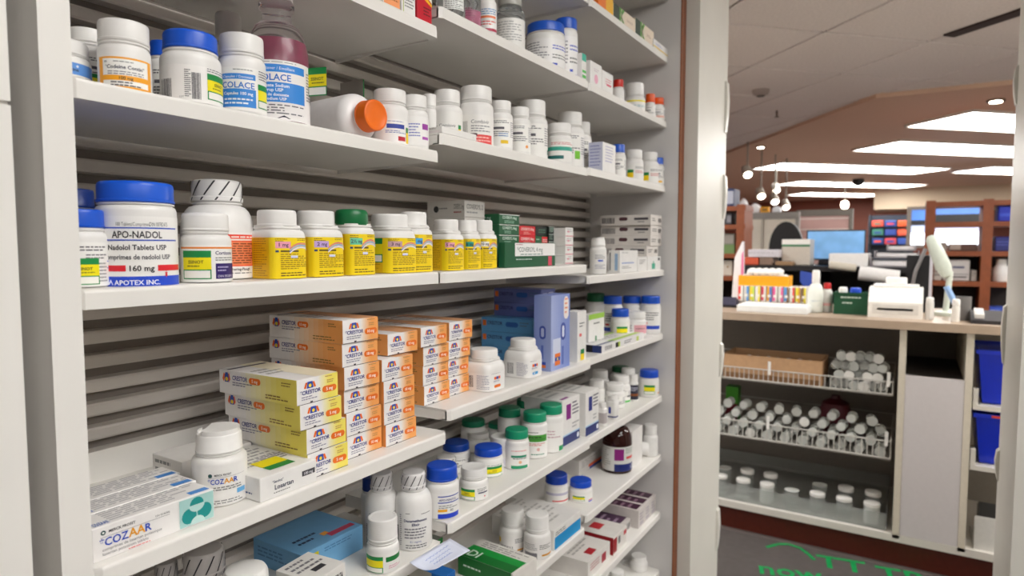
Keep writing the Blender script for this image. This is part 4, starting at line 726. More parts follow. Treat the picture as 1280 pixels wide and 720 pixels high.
carton(690, 704, 733, 502, 'M4', 'white carton with purple square and navy foot on the green cap shelf', yf=.603, d=.10, front=NX('#8a1a86'), left=[('r', 0, 0, 1, .2, '#15286e')], top=[('l', .1, .9, .8, 3, .2, '#bbb'), ('r', .1, .05, .5, .12, '#8a1a86')])
# ---- far bay, crowded shelf
carton(732, 733.5, 750, 492, 'R4', 'white carton with navy bar at the shelf joint', yf=.597, d=.09, front=NX('#1c2a80'), top=[('l', .1, .9, .8, 3, .2, '#bbb')])
bottle(748, 761, 502, 'R4', 'small square white bottle with grey label beside the navy-marked carton', yf=.592, n=5., caph=.16, style='smooth', lab=[('r', .1, .1, .9, .9, '#b8b0b0')])
bottle(760, 775, 493, 'R4', 'small square white bottle with navy stripe', yf=.595, n=5., caph=.16, style='smooth', lab=[('r', .3, .3, .42, .8, '#2a3a9a'), ('r', .1, .0, .9, .1, '#15286e')])
for px0, px1, yt, y2, lb, ex in ((736, 758, 473, .66, 'white capped bottle behind the navy-marked carton', ()), (740, 763, 461, .70, 'shaded white capped bottle farthest back on the crowded shelf', ()), (757, 783, 477, .622, 'white bottle with wide cap in the middle of the crowded shelf', (('l', .4, .9, .5, 3, .1, '#777'),)),
                             (766, 790, 468, .628, 'white bottle with lime foot on the crowded shelf', (('r', .55, .0, 1, .14, '#4aba4a'), ('r', .7, .4, .85, .5, '#444'))), (777, 797, 459, .645, 'tall white capped bottle in the back of the crowded shelf', ()), (796, 812, 465, .628, 'slim white bottle with grey label next to the dark label', (('r', .3, .2, .9, .7, '#b0aca8'),))):
    bottle(px0, px1, yt, 'R4', lb, yf=y2, caph=.24, style='smooth', lab=WB(31, *ex) if ex else None)
bottle(788, 800, 467, 'R4', 'slim bottle with dark navy and brown label', yf=.618, caph=.22, lab=[('r', 0, 0, 1, 1, '#25263a'), ('r', 0, .25, 1, .4, '#8a4a1a'), ('l', .3, .8, .8, 3, .1, '#c8c8d8')])
bottle(801, 826, 460, 'R4', 'blue capped bottle with sticker at the end of the crowded shelf', yf=.606, cap='#0e49c0', style='smooth', caph=.28, capw=.96, lab=[('r', 0, 0, 1, 1, '#eae7e2'), ('r', .8, .1, .95, .22, '#f0a01a')] + sticker(.35, .1, .68, .8, False))
bottle(768, 793, 455, 'R4', 'dark green capped bottle at the back of the crowded shelf', yf=.742, dx=-.02, cap='#0d5a34', style='smooth', caph=.2)
# ---- far bay, brown bottle shelf
bottle(755, 793, 531, 'R5', 'dark brown glass bottle with purple square on its label', yf=.606, cap='#e8e4e0', caph=.1, capw=.5, shoulder=.5, bmat=M('#2c0a06', .08, vary=.05), name='syrup_bottle', h=.135,
       lab=[('r', 0, 0, 1, 1, '#d5d4d0'), ('r', .44, .45, .66, .92, '#8a1a78'), ('r', .72, .5, .95, .6, '#d84a4a'), ('l', .7, .98, .9, 3, .08, '#8a9a8a'), ('r', .44, .0, 1, .3, '#15266e'), ('d', .9, .16, .08, '#dfe3ee'), ('l', .05, .35, .9, 9, .09, '#9a9a96')], lv=(.1, .95), arc=170)
carton(791, 793, 806, 540, 'R5', 'plain white carton behind the brown glass bottle', yf=.612, d=.04, col='#e2dfdc')
bottle(806, 826, 529, 'R5', 'white capped bottle standing at the back of the brown bottle shelf', yf=.645, caph=.28)
def lying2():
    z0 = TOP['R5']; r = .021; X = .615/math.tan(ang(811)); root = empty('pill_bottle', (X, .63, z0+r+.0006), 'white bottle lying on its side at the end of the brown bottle shelf', 'bottle', 'bottles on the '+ROWN['R5'])
    Rm = Matrix.Rotation(math.radians(24), 4, 'Z') @ Matrix.Rotation(math.radians(90), 4, 'X')
    MB().lathe([(r*.9, -.06), (r, -.057), (r, -.012), (r*.8, -.004), (r*.78, 0)], PLASTIC(WHITE), 32, M4=Rm).build('bottle', root)
    c = cap_mesh(r*.95, .02, M(WHITE, .35), 'ribbed'); c.v = [tuple(Rm @ Vector(v)) for v in c.v]; c.build('cap', root)
lying2()
carton(706, 726, 754, 577, 'R5', 'grey-white carton with orange and blue corner behind the blue caps', yf=.705, d=.08, col='#d8d4d0', front=[('l', .1, .9, .8, 4, .12, '#aaa6a4'), ('q', [(.45, .05), (1, .05), (1, .22), (.45, .22)], '#2a4a9a'), ('r', .4, .22, 1, .4, '#e8683a')], top=[('l', .1, .9, .8, 5, .13, '#c0bcb8')])
bottle(682, 712, 588, 'R5', 'left blue capped bottle with red line on the brown bottle shelf', yf=.655, cap='#0e3fae', style='smooth', caph=.3, capw=.95, lab=[('r', 0, 0, 1, 1, '#efedea'), ('r', .2, .6, .9, .8, '#c0bcd0'), ('r', .4, .1, 1, .2, '#d83a3a')])
bottle(713, 743, 595, 'R5', 'right blue capped bottle with sticker on the brown bottle shelf', yf=.612, cap='#0e49c0', style='smooth', caph=.3, capw=.94, lab=[('r', 0, 0, 1, 1, '#f0eeea'), ('r', .75, .2, .95, .3, '#d83a3a'), ('r', .75, .03, .95, .16, '#2a4ac8')] + sticker(.25, .2, .62, .75, False), lv=(.02, .95), arc=165)
# ---- middle bay, low shelf
bottle(624, 658, 631, 'M5', 'left white round-capped bottle with orange patch on the low shelf', yf=.645, caph=.36, lab=[('r', 0, 0, 1, 1, '#e9e6e4'), ('b', .2, .1, .5, .4, '#77757a'), ('l', .55, .9, .8, 3, .1, '#666'), ('r', .6, .1, .9, .2, '#e09a1a'), ('r', .12, .5, .2, .8, YEL)], lv=(.03, .9))
bottle(655, 690, 637, 'M5', 'right white round-capped bottle with orange patch on the low shelf', yf=.5885, caph=.36, lab=[('r', 0, 0, 1, 1, '#e9e6e4'), ('r', .2, .05, .5, .38, '#77757a'), ('l', .55, .9, .8, 3, .1, '#666'), ('r', .6, .18, .9, .28, '#e09a1a'), ('l', .2, .5, .85, 4, .1, '#999')], lv=(.03, .9))
carton(640, 694, 728.5, 664, 'M5', 'large flat white carton with bright blue end', yf=.592, d=.15, col='#e6e3df', front=[('r', .03, .02, .98, .62, '#1292d2'), ('l', .06, .6, .8, 2, .1, '#777')], top=[('l', .1, .9, .9, 9, .09, '#b9b6b2')])
zt_ = TOP['M5']+.038; A_, B_ = hit(604, 674, 2, zt_), hit(671, 697, 2, zt_)      # its rear long edge
e_ = B_-A_; Ld = e_.length; an = math.atan2(e_.y, e_.x); nr = Vector((-e_.y, e_.x, 0)).normalized(); wd_ = .075; cc_ = (A_+B_)/2-nr*wd_/2
DI = carton_at(cc_.x-Ld/2, cc_.y-wd_/2, TOP['M5'], Ld, wd_, .038, 'green and white carton lying askew in front on the low shelf', 'M5', col='#e4e0da', rz=an, top=[('r', 0, 0, .97, .62, '#0a9a3c'), ('r', 0, 0, .97, .34, '#067028'), ('t', .1, .1, .3, 'DI', '#d8efdc', .2, 'l', True), ('l', .1, .95, .86, 3, .09, '#a09a94')], front=[('r', 0, 0, .97, 1, '#067028'), ('l', .1, .6, .5, 1, .2, '#dff2e2')])
carton_at(.835, .70, TOP['M5'], .05, .08, .09, 'tall green and grey carton standing behind the green and white one', 'M5', col='#8f948a', front=[('r', .6, 0, 1, 1, '#127a32'), ('r', .2, .0, .3, 1, '#c8c8c0')], left=[('r', 0, 0, 1, 1, '#9aa096')])
carton_at(.752, .592, TOP['M5'], .028, .1, .105, 'blue and grey carton standing below the handwritten note', 'M5', col='#1763ae', left=[('r', .0, 0, .75, 1, '#a8a69c'), ('l', .1, .6, .8, 5, .1, '#6a7a50')])
# ---- far bay, red carton shelf
PU = [('r', 0, 0, 1, .86, '#4a2238'), ('l', .15, .85, .6, 3, .14, '#b59aa8')]
for i in range(3):
    carton_at(1.600+.046*i, .600, TOP['R6'], .045, .13, .05, '%s of three white cartons with dark purple tops' % ('left', 'middle', 'right')[i], 'R6', col='#cfc8c4', top=[('r', .12, .06, .9, .94, '#45203a'), ('l', .2, .8, .7, 4, .16, '#9a7a8c')], front=[('l', .2, .8, .7, 3, .15, '#9a90a0'), ('r', .2, .1, .8, .3, '#b8b0b8')])
carton_at(1.515, .62, TOP['R6'], .082, .12, .026, 'flat purple and white carton beside the three purple-topped ones', 'R6', col='#d6d0cc', top=[('r', .0, .1, 1, .95, '#4a2a4a'), ('l', .1, .9, .7, 4, .16, '#a890a8')], front=[('r', .1, .2, .5, .8, '#6a4a7a'), ('b', .6, .2, .9, .8, '#777')])
carton_at(1.425, .598, TOP['R6'], .088, .10, .044, 'white carton with dark red end beside the flat purple one', 'R6', col='#e2ded9', left=[('r', 0, 0, 1, 1, '#9a1420')], front=[('r', .35, .4, .5, .8, '#777'), ('q', [(0, .1), (.25, .1), (.25, .9), (0, .9)], '#9a1420'), ('r', .75, .6, .95, .85, '#c03a44')], top=[('r', .3, .5, .7, .8, '#c8343c')])
carton_at(1.285, .600, TOP['R6'], .125, .10, .042, 'white carton with red square on top at the start of the red carton shelf', 'R6', col='#e2ded9', top=[('r', .3, .1, .55, .3, '#b0202c'), ('l', .1, .9, .8, 4, .12, '#b0aca8')], front=[('l', .1, .5, .7, 3, .15, '#c88a8a'), ('r', .6, .2, .8, .7, '#b03a48')])
# ---- bottom shelves
carton_at(1.13, .598, TOP['M6'], .10, .11, .06, 'white carton with red and black edge on the bottom shelf', 'M6', col='#e2ded9', top=[('r', .0, .72, 1, 1, '#a01824'), ('l', .2, .8, .5, 2, .1, '#aaa')], front=[('r', .85, 0, 1, 1, '#1a1416'), ('r', .2, .3, .7, .6, '#b06a70')])
for px0, px1, yt, y2, lb in ((764, 786, 705, .605, 'nearest white capped bottle on the bottom shelf'), (792, 815, 691, .615, 'tallest white capped bottle on the bottom shelf'), (782, 799, 702, .66, 'pinkish capped bottle behind the others on the bottom shelf')):
    bottle(px0, px1, yt, 'R7', lb, yf=y2, caph=.24, h=.085 if px0 == 764 else None)
# ---- near bay, low shelf
bottle(493, 540, 584, 'L4', 'tall white elixir bottle with printed seal, front', yf=.592, style='band', cap='#e6e3e2', caph=.21, capw=.66, shoulder=.42, lab=D_DEX, lv=(.03, .93), arc=175, rot=6, name='elixir_bottle')
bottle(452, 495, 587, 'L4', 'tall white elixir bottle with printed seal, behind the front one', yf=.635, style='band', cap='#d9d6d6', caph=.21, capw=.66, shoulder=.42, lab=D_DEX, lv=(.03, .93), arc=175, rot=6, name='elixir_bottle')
bottle(453, 495, 651, 'L4', 'short white ribbed-cap bottle in front of the elixir bottles', yf=.588, caph=.44, capw=.93, lab=[('r', 0, 0, 1, 1, '#efede9'), ('r', .55, .55, .95, .8, '#1a7a3a'), ('l', .6, .9, .3, 2, .1, '#e09ab0')] + sticker(.12, .02, .5, .85, False), lv=(.03, .95), h=.072)
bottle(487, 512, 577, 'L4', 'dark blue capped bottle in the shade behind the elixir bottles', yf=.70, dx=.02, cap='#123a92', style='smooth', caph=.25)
carton_at(.55, .672, TOP['L4'], .112, .10, .036, 'light blue carton with yellow-green sticker on the low near shelf', 'L4', col='#6ea6d0', front=[('r', .1, .1, .26, .45, '#1a7a3a'), ('r', .1, .45, .26, .85, '#d8c81a'), ('l', .35, .8, .8, 2, .1, '#4a7aa8')], top=[('l', .15, .5, .35, 2, .12, '#23345c'), ('r', .5, .2, .6, .3, '#e8a03a'), ('q', [(.55, .1), (.95, .1), (.95, .2), (.55, .22)], '#b83a5a')], left=[('l', .1, .9, .7, 3, .15, '#4a7aa8')])
carton_at(.497, .592, TOP['L4'], .055, .062, .046, 'white carton with black figures in front of the light blue one', 'L4', col='#e6e3de', top=[('l', .1, .9, .8, 3, .16, '#77757a'), ('r', .35, .25, .7, .4, '#3a3a3e')], front=[('t', .3, .6, .2, 'DIN 02357674', '#33333a', .6, 'l', True), ('l', .5, .9, .25, 1, .15, '#8a90d0')], rz=.10)
carton_at(.442, .590, TOP['L4'], .046, .06, .04, 'small white carton left of the one with black figures', 'L4', col='#e6e3de', top=[('l', .1, .9, .8, 4, .16, '#88868a')], front=[('l', .3, .9, .7, 2, .2, '#3a3a44')], rz=.18)
bottle(265, 328, 691, 'L4', 'white bottle with smooth wide cap at the bottom picture edge', yf=.592, caph=.3, capw=.95, style='dome', h=.088)
def sealjar(px0, px1, yt, label, yf):
    b = bottle(px0, px1, yt, 'L4', label, yf=yf, style='band', cap='#b9b4b2', caph=.3, capw=.93, body='#d6d2d0', h=None, lab=[('l', .05, .95, .9, 9, .1, '#3b393e')], lv=(.05, 1.0), arc=300)
sealjar(214, 273, 680, 'grey bottle with black printed seal under the clover cartons', .655)
sealjar(178, 211, 700, 'smaller grey bottle with printed seal left of the other sealed one', .70)
# handwritten note stuck on the corner of the low near shelf
def note():
    pts = [hit(x, y, 2, TOP['L4']+dz) for (x, y, dz) in ((512, 705, .012), (562, 675, .008), (588, 690, .004), (545, 713, .006))]
    a, b, c, d = pts; n = 8; mb = MB(); vs = []
    for i in range(n+1):
        for j in range(n+1):
            u, v = i/n, j/n; p = (a*(1-u)+b*u)*(1-v)+(d*(1-u)+c*u)*v; p = p.copy(); p.z += -.006*math.sin(v*math.pi)*(1-u)+.002; vs.append(p)
    mb.add(vs, [(i*(n+1)+j, (i+1)*(n+1)+j, (i+1)*(n+1)+j+1, i*(n+1)+j+1) for i in range(n) for j in range(n)], M('#d9def0', .6), True)
    o = mb.build('paper_note'); md = o.modifiers.new('t', 'SOLIDIFY'); md.thickness = .0006
    tag(o, 'curled bluish paper note hanging over the low near shelf corner', 'note')
    inkb = MB()
    for k, v in enumerate((.25, .42, .6)):
        P = []
        for i in range(22):
            u = .22+.6*i/21*(1-.1*k); p = (a*(1-u)+b*u)*(1-v)+(d*(1-u)+c*u)*v; p = p.copy(); p.z += -.006*math.sin(v*math.pi)*(1-u)+.0028; p += (d-a)*(.035*math.sin(i*2.1+k)); P.append(p)
        inkb.tube(P, .0003, M('#6a86cc', .6), 3)
    inkb.build('handwriting', o)
note()
# ================================================================== the dispensary beyond the doorway
CX = 2.98
def at(px, py, X): return hit(px, py, 0, X)
LAM = M('#b5a08c', .35, vary=.06, scale=14); CWH = M('#ddd8d0', .4, vary=.02)
ctr = empty('service_counter', (CX, .2, 0), 'long counter with beige worktop and open compartments beyond the doorway', 'counter')
def cadd(mb, name): o = mb.build(name, ctr); o.location = (-CX, -.2, 0); return o
ZB = at(1000, 404, CX).z; ZT = at(1000, 394.5, CX).z
Y1c, Y0c = 1.9, -1.1
cadd(MB().box((CX-.02, Y0c, ZB), (CX+.72, Y1c, ZT), LAM), 'worktop')
yd = [at(1126, 500, CX).y, at(1210, 500, CX).y]
for y in yd: cadd(MB().box((CX, y-.012, .12), (CX+.6, y+.012, ZB), M('#d9d0c0', .4)), 'divider')
cadd(MB().box((CX+.60, Y0c, .12), (CX+.615, Y1c, ZB), M('#8d857c', .6)), 'back_board')
cadd(MB().box((CX, Y0c, .105), (CX+.6, Y1c, .135), CWH), 'base_shelf')
cadd(MB().box((CX+.03, Y0c, 0), (CX+.05, Y1c, .105), M('#5a1f10', .45, vary=.1)), 'kick_board')
zp = at(1160, 472, CX).z
cadd(MB().box((CX+.002, yd[1]+.0125, .136), (CX+.02, yd[0]-.0125, zp), M('#d5cfd0', .4, vary=.015)), 'door_panel')
cadd(MB().box((CX+.02, yd[1]+.0125, zp-.02), (CX+.6, yd[0]-.0125, zp-.005), M('#3a3532', .6)), 'inner_shelf')
# wire baskets in the left compartment
WIRE = M('#c9c6c0', .35, vary=0); CLR = M('#e9ecea', .12, vary=0, trans=.8); VW = PLASTIC('#e8e6e2')
ya, yb = yd[0]+.03, at(893, 480, CX).y+.25
def basket(z0, z1, label, nd):
    t = empty('wire_basket', (CX+.3, (ya+yb)/2, z0), label, 'basket', 'wire baskets in the counter')
    def L(x, y, z): return (x-CX-.3, y-(ya+yb)/2, z-z0)
    fr = MB(); x0, x1 = CX+.03, CX+.55
    for z in (z0+.004, z1): fr.tube([L(x0, ya, z), L(x1, ya, z), L(x1, yb, z), L(x0, yb, z), L(x0, ya, z)], .003, WIRE, 6)
    fr.build('rim', t)
    n = 46
    for k in range(n+1):
        y = ya+(yb-ya)*k/n
        if k == 0: w0 = MB().tube([(0, 0, 0), (0, 0, z1-z0)], .0019, WIRE, 4).build('wire', t); q = w0
        else: q = w0.copy(); COL.objects.link(q)
        q.location = L(x0, y, z0)
    MB().box(L(x0, ya, z0-.004), L(x1, yb, z0), M('#9a958f', .45)).build('tray', t)
    for k in range(nd): 
        y = ya+(yb-ya)*(k+.02)/max(nd-1, 1)*.96
        MB().box(L(x0-.004, y, z1-.02), L(x0-.001, y+.012, z1+.04), M('#f4f2ee', .3)).build('clip', t)
z1b = at(1000, 484, CX).z; z2b = at(1000, 560, CX).z
basket(z1b, z1b+.055, 'top wire basket holding the tan box and vials', 3)
basket(z2b, z2b+.075, 'middle wire basket full of clear vials', 3)
# clear bin on the base shelf
z3 = .136
t = empty('clear_bin', (CX+.3, (ya+yb)/2, z3), 'clear plastic bin of vials on the counter base', 'bin')
x0, x1 = CX+.02-CX-.3, .25; h3 = .07; yy = (yb-ya)/2-.005
MB().box((x0, -yy, 0), (x1, yy, .004), CLR).build('bottom', t); MB().box((x0, -yy, .004), (x0+.004, yy, h3), CLR).build('front_wall', t)
MB().box((x1-.004, -yy, .004), (x1, yy, h3), CLR).build('back_wall', t)
for s in (-1, 1): MB().box((x0+.004, s*yy-.002, .004), (x1-.004, s*yy+.002, h3), CLR).build('side_wall', t)
# tan carton on the top basket
pa, pb = at(1028, 445, CX+.035), at(905, 440, CX+.035)
tb = empty('cardboard_tray', (CX+.15, (pa.y+pb.y)/2, z1b+.001), 'long tan cardboard tray in the top wire basket', 'tray'); wy = (pb.y-pa.y)
hz_ = pa.z-z1b-.0; hz_ = at(960, 447, CX+.035).z-z1b
MB().box((-.11, -wy/2, 0), (-.105, wy/2, hz_), M('#c89f78', .6, vary=.05)).build('front_wall', tb); MB().box((.105, -wy/2, 0), (.11, wy/2, hz_), M('#b58c66', .6)).build('back_wall', tb)
MB().box((-.105, -wy/2, 0), (.105, wy/2, .004), M('#a8825e', .6)).build('bottom', tb)
for s in (-1, 1): MB().box((-.105, s*wy/2-.003, .004), (.105, s*wy/2+.003, hz_), M('#b58c66', .6)).build('side_wall', tb)
MB().box((-.1105, -wy/2+.01, .004), (-.110, wy/2-.01, .028), M('#8f6846', .6)).build('corrugated_strip', tb)
# vials and caps (countable, every one an object)
MILK = M('#eceeea', .25, vary=0, trans=.35)
def vial_proto(r, h, mat, capped):
    t = empty('pharmacy_vial', (0, 0, 0)); MB().lathe([(r*.9, 0), (r, .002), (r, h*.86), (r*1.06, h*.87), (r*1.06, h*.9)], mat, 14, capt=False).build('tube', t)
    if capped: MB().lathe([(r*1.08, h*.86), (r*1.08, h), (r*.9, h*1.01)], VW, 16).build('cap', t)
    else: MB().lathe([(r*1.1, h*.9), (r*1.1, h*.93), (r*.95, h*.93)], MILK, 14, capt=False).build('rim', t)
    return t
VR, VH = .019, .062
PV = {True: vial_proto(VR, VH, CLR, True), False: vial_proto(VR, VH, MILK, False)}; used = set()
def place_vial(loc, rot, lbl, grp, capped):
    o = PV[capped] if capped not in used else copy_tree(PV[capped]); used.add(capped)
    o.location = loc; o.rotation_euler = rot; tag(o, lbl, 'vial', grp)
rnd = random.Random(4); HP = math.pi/2
ye = pa.y-.012
def heap(y0, y1, z0, layers, rows, n, capshare, where, grp, x0=.06):
    for lay in range(layers):
        for a in range(rows-(lay > 1)):
            for b in range(n-(lay % 2)):
                y = y0+.037+(y1-y0-.074)*(b+.5*(lay % 2))/(n-1); c = rnd.random() < capshare
                rz = rnd.choice((0, math.pi))+rnd.uniform(-.13, .13)
                place_vial((CX+x0+.012+a*.075+.012*lay-.031*math.cos(rz), y-.031*math.sin(rz), z0+.0225+lay*.0385), (0, HP, rz), ('white-capped clear vial ' if c else 'open clear vial ')+where, ('capped' if c else 'open')+' '+grp, c)
heap(ya, ye, z1b, 4, 2, 6, .55, 'heaped at the right of the top basket', 'vials at the right of the top basket')
heap(pa.y+.012, pb.y-.012, z1b+.006, 2, 2, 8, .1, 'lying in the tan cardboard tray', 'vials in the tan tray', .095)
heap(ya, yb, z2b, 4, 2, 13, .15, 'in the middle wire basket', 'vials in the middle wire basket', .06)
# larger clear jars with white lids in the bottom bin
jp = None
for a in range(2):
    for b in range(9):
        y = ya+.06+(yb-ya-.12)*b/8; big = (b*7+a*3) % 4
        if a == 1 and big == 0: continue
        h_ = .105 if a else .085; r_ = .03
        t = empty('clear_jar', (CX+.07+a*.085, y, z3+.0045), '%s clear jar from the left in the %s row of the bottom bin' % (('ninth', 'eighth', 'seventh', 'sixth', 'fifth', 'fourth', 'third', 'second', 'first')[b], ('front', 'back')[a]), 'jar', 'clear jars in the bottom bin')
        MB().lathe([(r_*.92, 0), (r_, .003), (r_, h_*.85), (r_*.9, h_*.88)], CLR if big else MILK, 20, capt=False).build('jar', t)
        if big != 1: MB().lathe([(r_*1.04, h_*.85), (r_*1.04, h_), (r_*.9, h_*1.02)], VW, 20).build('lid', t)
        else: MB().lathe([(r_*1.0, h_*.88), (r_*1.03, h_*.9), (r_*.95, h_*.91)], MILK, 20, capt=False).build('rim', t)
# dark red bag and green box in the middle basket
p = at(1042, 515, CX+.22); t = empty('dark_red_bag', (CX+.30, p.y, z2b+.002), 'dark red pouch among the vials of the middle basket', 'pouch')
MB().lathe([(.04, 0), (.06, .03), (.07, .1), (.055, .15), (.02, .17)], M('#5a1020', .5), 18, n=3).build('pouch', t); MB().lathe([(.022, .168), (.018, .185)], M('#4a0c1a', .5), 12).build('tied_neck', t)
p = at(905, 505, CX+.1); carton_at(CX+.30, p.y-.02, z2b+.001, .06, .06, .17, 'green and red carton at the left of the middle basket', 'x', col='#3a9a2a', left=[('r', 0, 0, 1, .5, '#6a1420'), ('r', 0, .5, 1, 1, '#4aa82a')], group='cartons in the counter')
# blue bins on rails, right compartment
ZBIN = []
for (pya, pyb, lb) in ((439, 512, 'upper blue plastic bin in the right counter compartment'), (519, 588, 'lower blue plastic bin in the right counter compartment')):
    yc = yd[1]-.02; z0 = at(1225, pyb-6, CX).z; z1 = at(1225, pya, CX).z; wd = .2
    t = empty('storage_bin', (CX+.17, yc-wd/2, z0), lb, 'bin', 'blue storage bins')
    mb = MB(); h = z1-z0; B_ = M('#0a2fd0', .3)
    lo = [(-.12, -wd*.36), (.12, -wd*.36), (.12, wd*.36), (-.12, wd*.36)]; hi = [(-.15, -wd*.46), (.15, -wd*.46), (.15, wd*.46), (-.15, wd*.46)]
    vs = [(x, y, 0) for x, y in lo]+[(x, y, h) for x, y in hi]; mb.add(vs, [(3, 2, 1, 0)]+[(i, (i+1) % 4, 4+(i+1) % 4, 4+i) for i in range(4)], B_); mb.build('tub', t)
    rm = MB()
    for q in (((-.158, -wd*.5, h-.012), (-.146, wd*.5, h+.004)), ((.146, -wd*.5, h-.012), (.158, wd*.5, h+.004)), ((-.146, -wd*.5, h-.012), (.146, -wd*.45, h+.004)), ((-.146, wd*.45, h-.012), (.146, wd*.5, h+.004))): rm.box(*q, B_)
    rm.build('rim', t)
    if pya > 500: MB().box((-.160, -wd*.4, h-.008), (-.1582, wd*.22, h+.001), M('#d8402a', .4)).build('red_tag', t)
    cadd(MB().box((CX+.004, yc-wd*1.02, z0-.022), (CX+.32, yc+.004, z0-.004), CWH), 'bin_rail'); cadd(MB().box((CX+.004, yc-.012, z0-.004), (CX+.02, yc+.004, z0+.06), CWH), 'bin_stop')
yc = yd[1]-.02; t = empty('file_tray', (CX+.12, yc-.12, .136), 'white sloping file tray at the bottom right of the counter', 'tray')
MB().prism([(-.1, 0), (.1, 0), (.1, .02), (-.06, .02), (-.095, .13), (-.1, .13)], -.08, .1, M('#dcdad6', .4), 'y').build('tray_body', t); MB().prism([(-.05, .02), (.08, .02), (.08, .12), (.02, .15)], -.06, .08, M('#3a3a3a', .6), 'y').build('files', t)
# ---- floor mat with green lettering
mt = empty('floor_mat', (2.4, .1, .0), 'dark grey floor mat with green lettering before the counter', 'mat')
MB().box((-.55, -1.0, .0005), (.56, 1.0, .006), M('#4d4745', .75, vary=.1, scale=30)).build('mat', mt)
def mp_floor(u, v, l): return (.30-v, -.45+u*1.0+0, .006+l)
# read from the left: letters stand with their feet towards the doorway
def fl(px, py): p = hit(px, py, 2, .007); return (p.x-2.4, p.y-.1)
GN = '#0b8f4a'
def mat_text(px, py, s, size, rz):
    vs, fs, a, b = text_mesh(s, True); x0, y0 = fl(px, py); c, s_ = math.cos(rz), math.sin(rz)
    MB().add([(x0+(c*x-s_*y)*size, y0+(s_*x+c*y)*size, .0068) for x, y in vs], fs, PRINT(GN)).build('lettering', mt)
mat_text(948, 716, 'now', .135, math.radians(-74))
mat_text(1022, 707, 'TT', .15, math.radians(-80)); mat_text(1098, 722, 'TR', .15, math.radians(-80))
sw = MB(); P = [fl(x, y) for x, y in ((958, 684), (972, 680), (986, 680), (1000, 685), (1010, 692), (1018, 700))]
for (a, b) in zip(P, P[1:]):
    d = Vector((b[0]-a[0], b[1]-a[1], 0)); nq = Vector((-d.y, d.x, 0)).normalized()*.008
    sw.add([(a[0]-nq.x, a[1]-nq.y, .0068), (b[0]-nq.x, b[1]-nq.y, .0068), (b[0]+nq.x, b[1]+nq.y, .0068), (a[0]+nq.x, a[1]+nq.y, .0068)], [(0, 1, 2, 3)], PRINT(GN))
sw.build('swoosh', mt)
# ---- things on the counter
def on(px, X): return hit(px, 380, 0, X).y
def cbox(px0, px1, pyt, X, dep, col, name, label, cat, z0=ZT, parts=None, rough=.45, zt=None):
    """a box on the counter whose front face (towards the doorway) spans px0..px1"""
    y1, y0 = on(px0, X), on(px1, X); h = (zt if zt is not None else at((px0+px1)/2, pyt, X).z)-z0
    root = empty(name, (X+dep/2, (y0+y1)/2, z0+.0004), label, cat); w_ = y1-y0
    bevbox('body', (dep, w_, h), M(col, rough), root, bev=min(.004, h*.1), seg=2); root['_'] = 0; del root['_']
    return root, w_, h
def face(root, items, w_, h, dep):      # design on the face towards the doorway; u runs to the right
    paint(items, w_, h, lambda u, v, l: (-dep/2-l, w_/2-u, v), 'front_print', root, sid())
r, w_, h = cbox(921, 1009, 383, CX+.04, .18, '#eef0f0', 'paper_pad', 'thick white pad lying at the counter edge', 'paper pad'); bevbox('top_sheet', (.17, w_*.97, .003), M('#f6f6f4', .5), r, loc=(0, 0, h))
# row of colourful label boxes with the yellow tray on top
rowX = CX+.28; cols = ('#e2402e', '#d8d4ce', '#e8d43a', '#efece6', '#c83a4a', '#e0a03a', '#e2559a', '#dcd8d4', '#5a9ad8', '#efece6', '#f0e03a', '#8a6a4a', '#3a7ac8', '#c8dc5a', '#e8763a', '#e6e2dc')
nb = 12; pxs = [922+(1008-922)*i/nb for i in range(nb+1)]; zr = at(960, 358, rowX).z
cn = ('red and white', 'yellow and white', 'white and cherry', 'pink and white', 'white and blue', 'grey and white', 'yellow and brown', 'lime and blue', 'blue and white', 'green and white', 'orange and red', 'cream and brown')
for i in range(nb):
    c1, c2 = cols[i], cols[(i*5+3) % 16]
    r, w_, h = cbox(pxs[i], pxs[i+1]-.6, 0, rowX, .12, '#e8e4de', 'label_box', '%s box, number %s from the left in the counter row' % (cn[i], ('one', 'two', 'three', 'four', 'five', 'six', 'seven', 'eight', 'nine', 'ten', 'eleven', 'twelve')[i]), 'box', zt=zr)
    r['group'] = 'boxes in the colourful row'; face(r, [('r', .05, .35, .55, .98, c1), ('r', .55, .3, .95, .98, c2), ('r', .05, .05, .95, .3, '#8a7a70'), ('r', .2, .5, .8, .62, '#f0ede6')], w_, h, .12)
y1, y0 = on(922, rowX), on(985, rowX); zt_ = at(950, 345, rowX).z
t = empty('yellow_tray', (rowX+.06, (y0+y1)/2, zr+.001), 'yellow plastic tray of white cotton balls on the box row', 'tray'); wy = y1-y0; hh_ = zt_-zr
mb = MB(); YM = M('#f2a810', .4)
for q in (((-.055, -wy/2, 0), (.055, wy/2, .004)), ((-.055, -wy/2, .004), (-.051, wy/2, hh_)), ((.051, -wy/2, .004), (.055, wy/2, hh_)), ((-.051, -wy/2, .004), (.051, -wy/2+.004, hh_)), ((-.051, wy/2-.004, .004), (.051, wy/2, hh_))): mb.box(*q, YM)
mb.build('tray', t)
rnd = random.Random(9); cb = None; k = 0
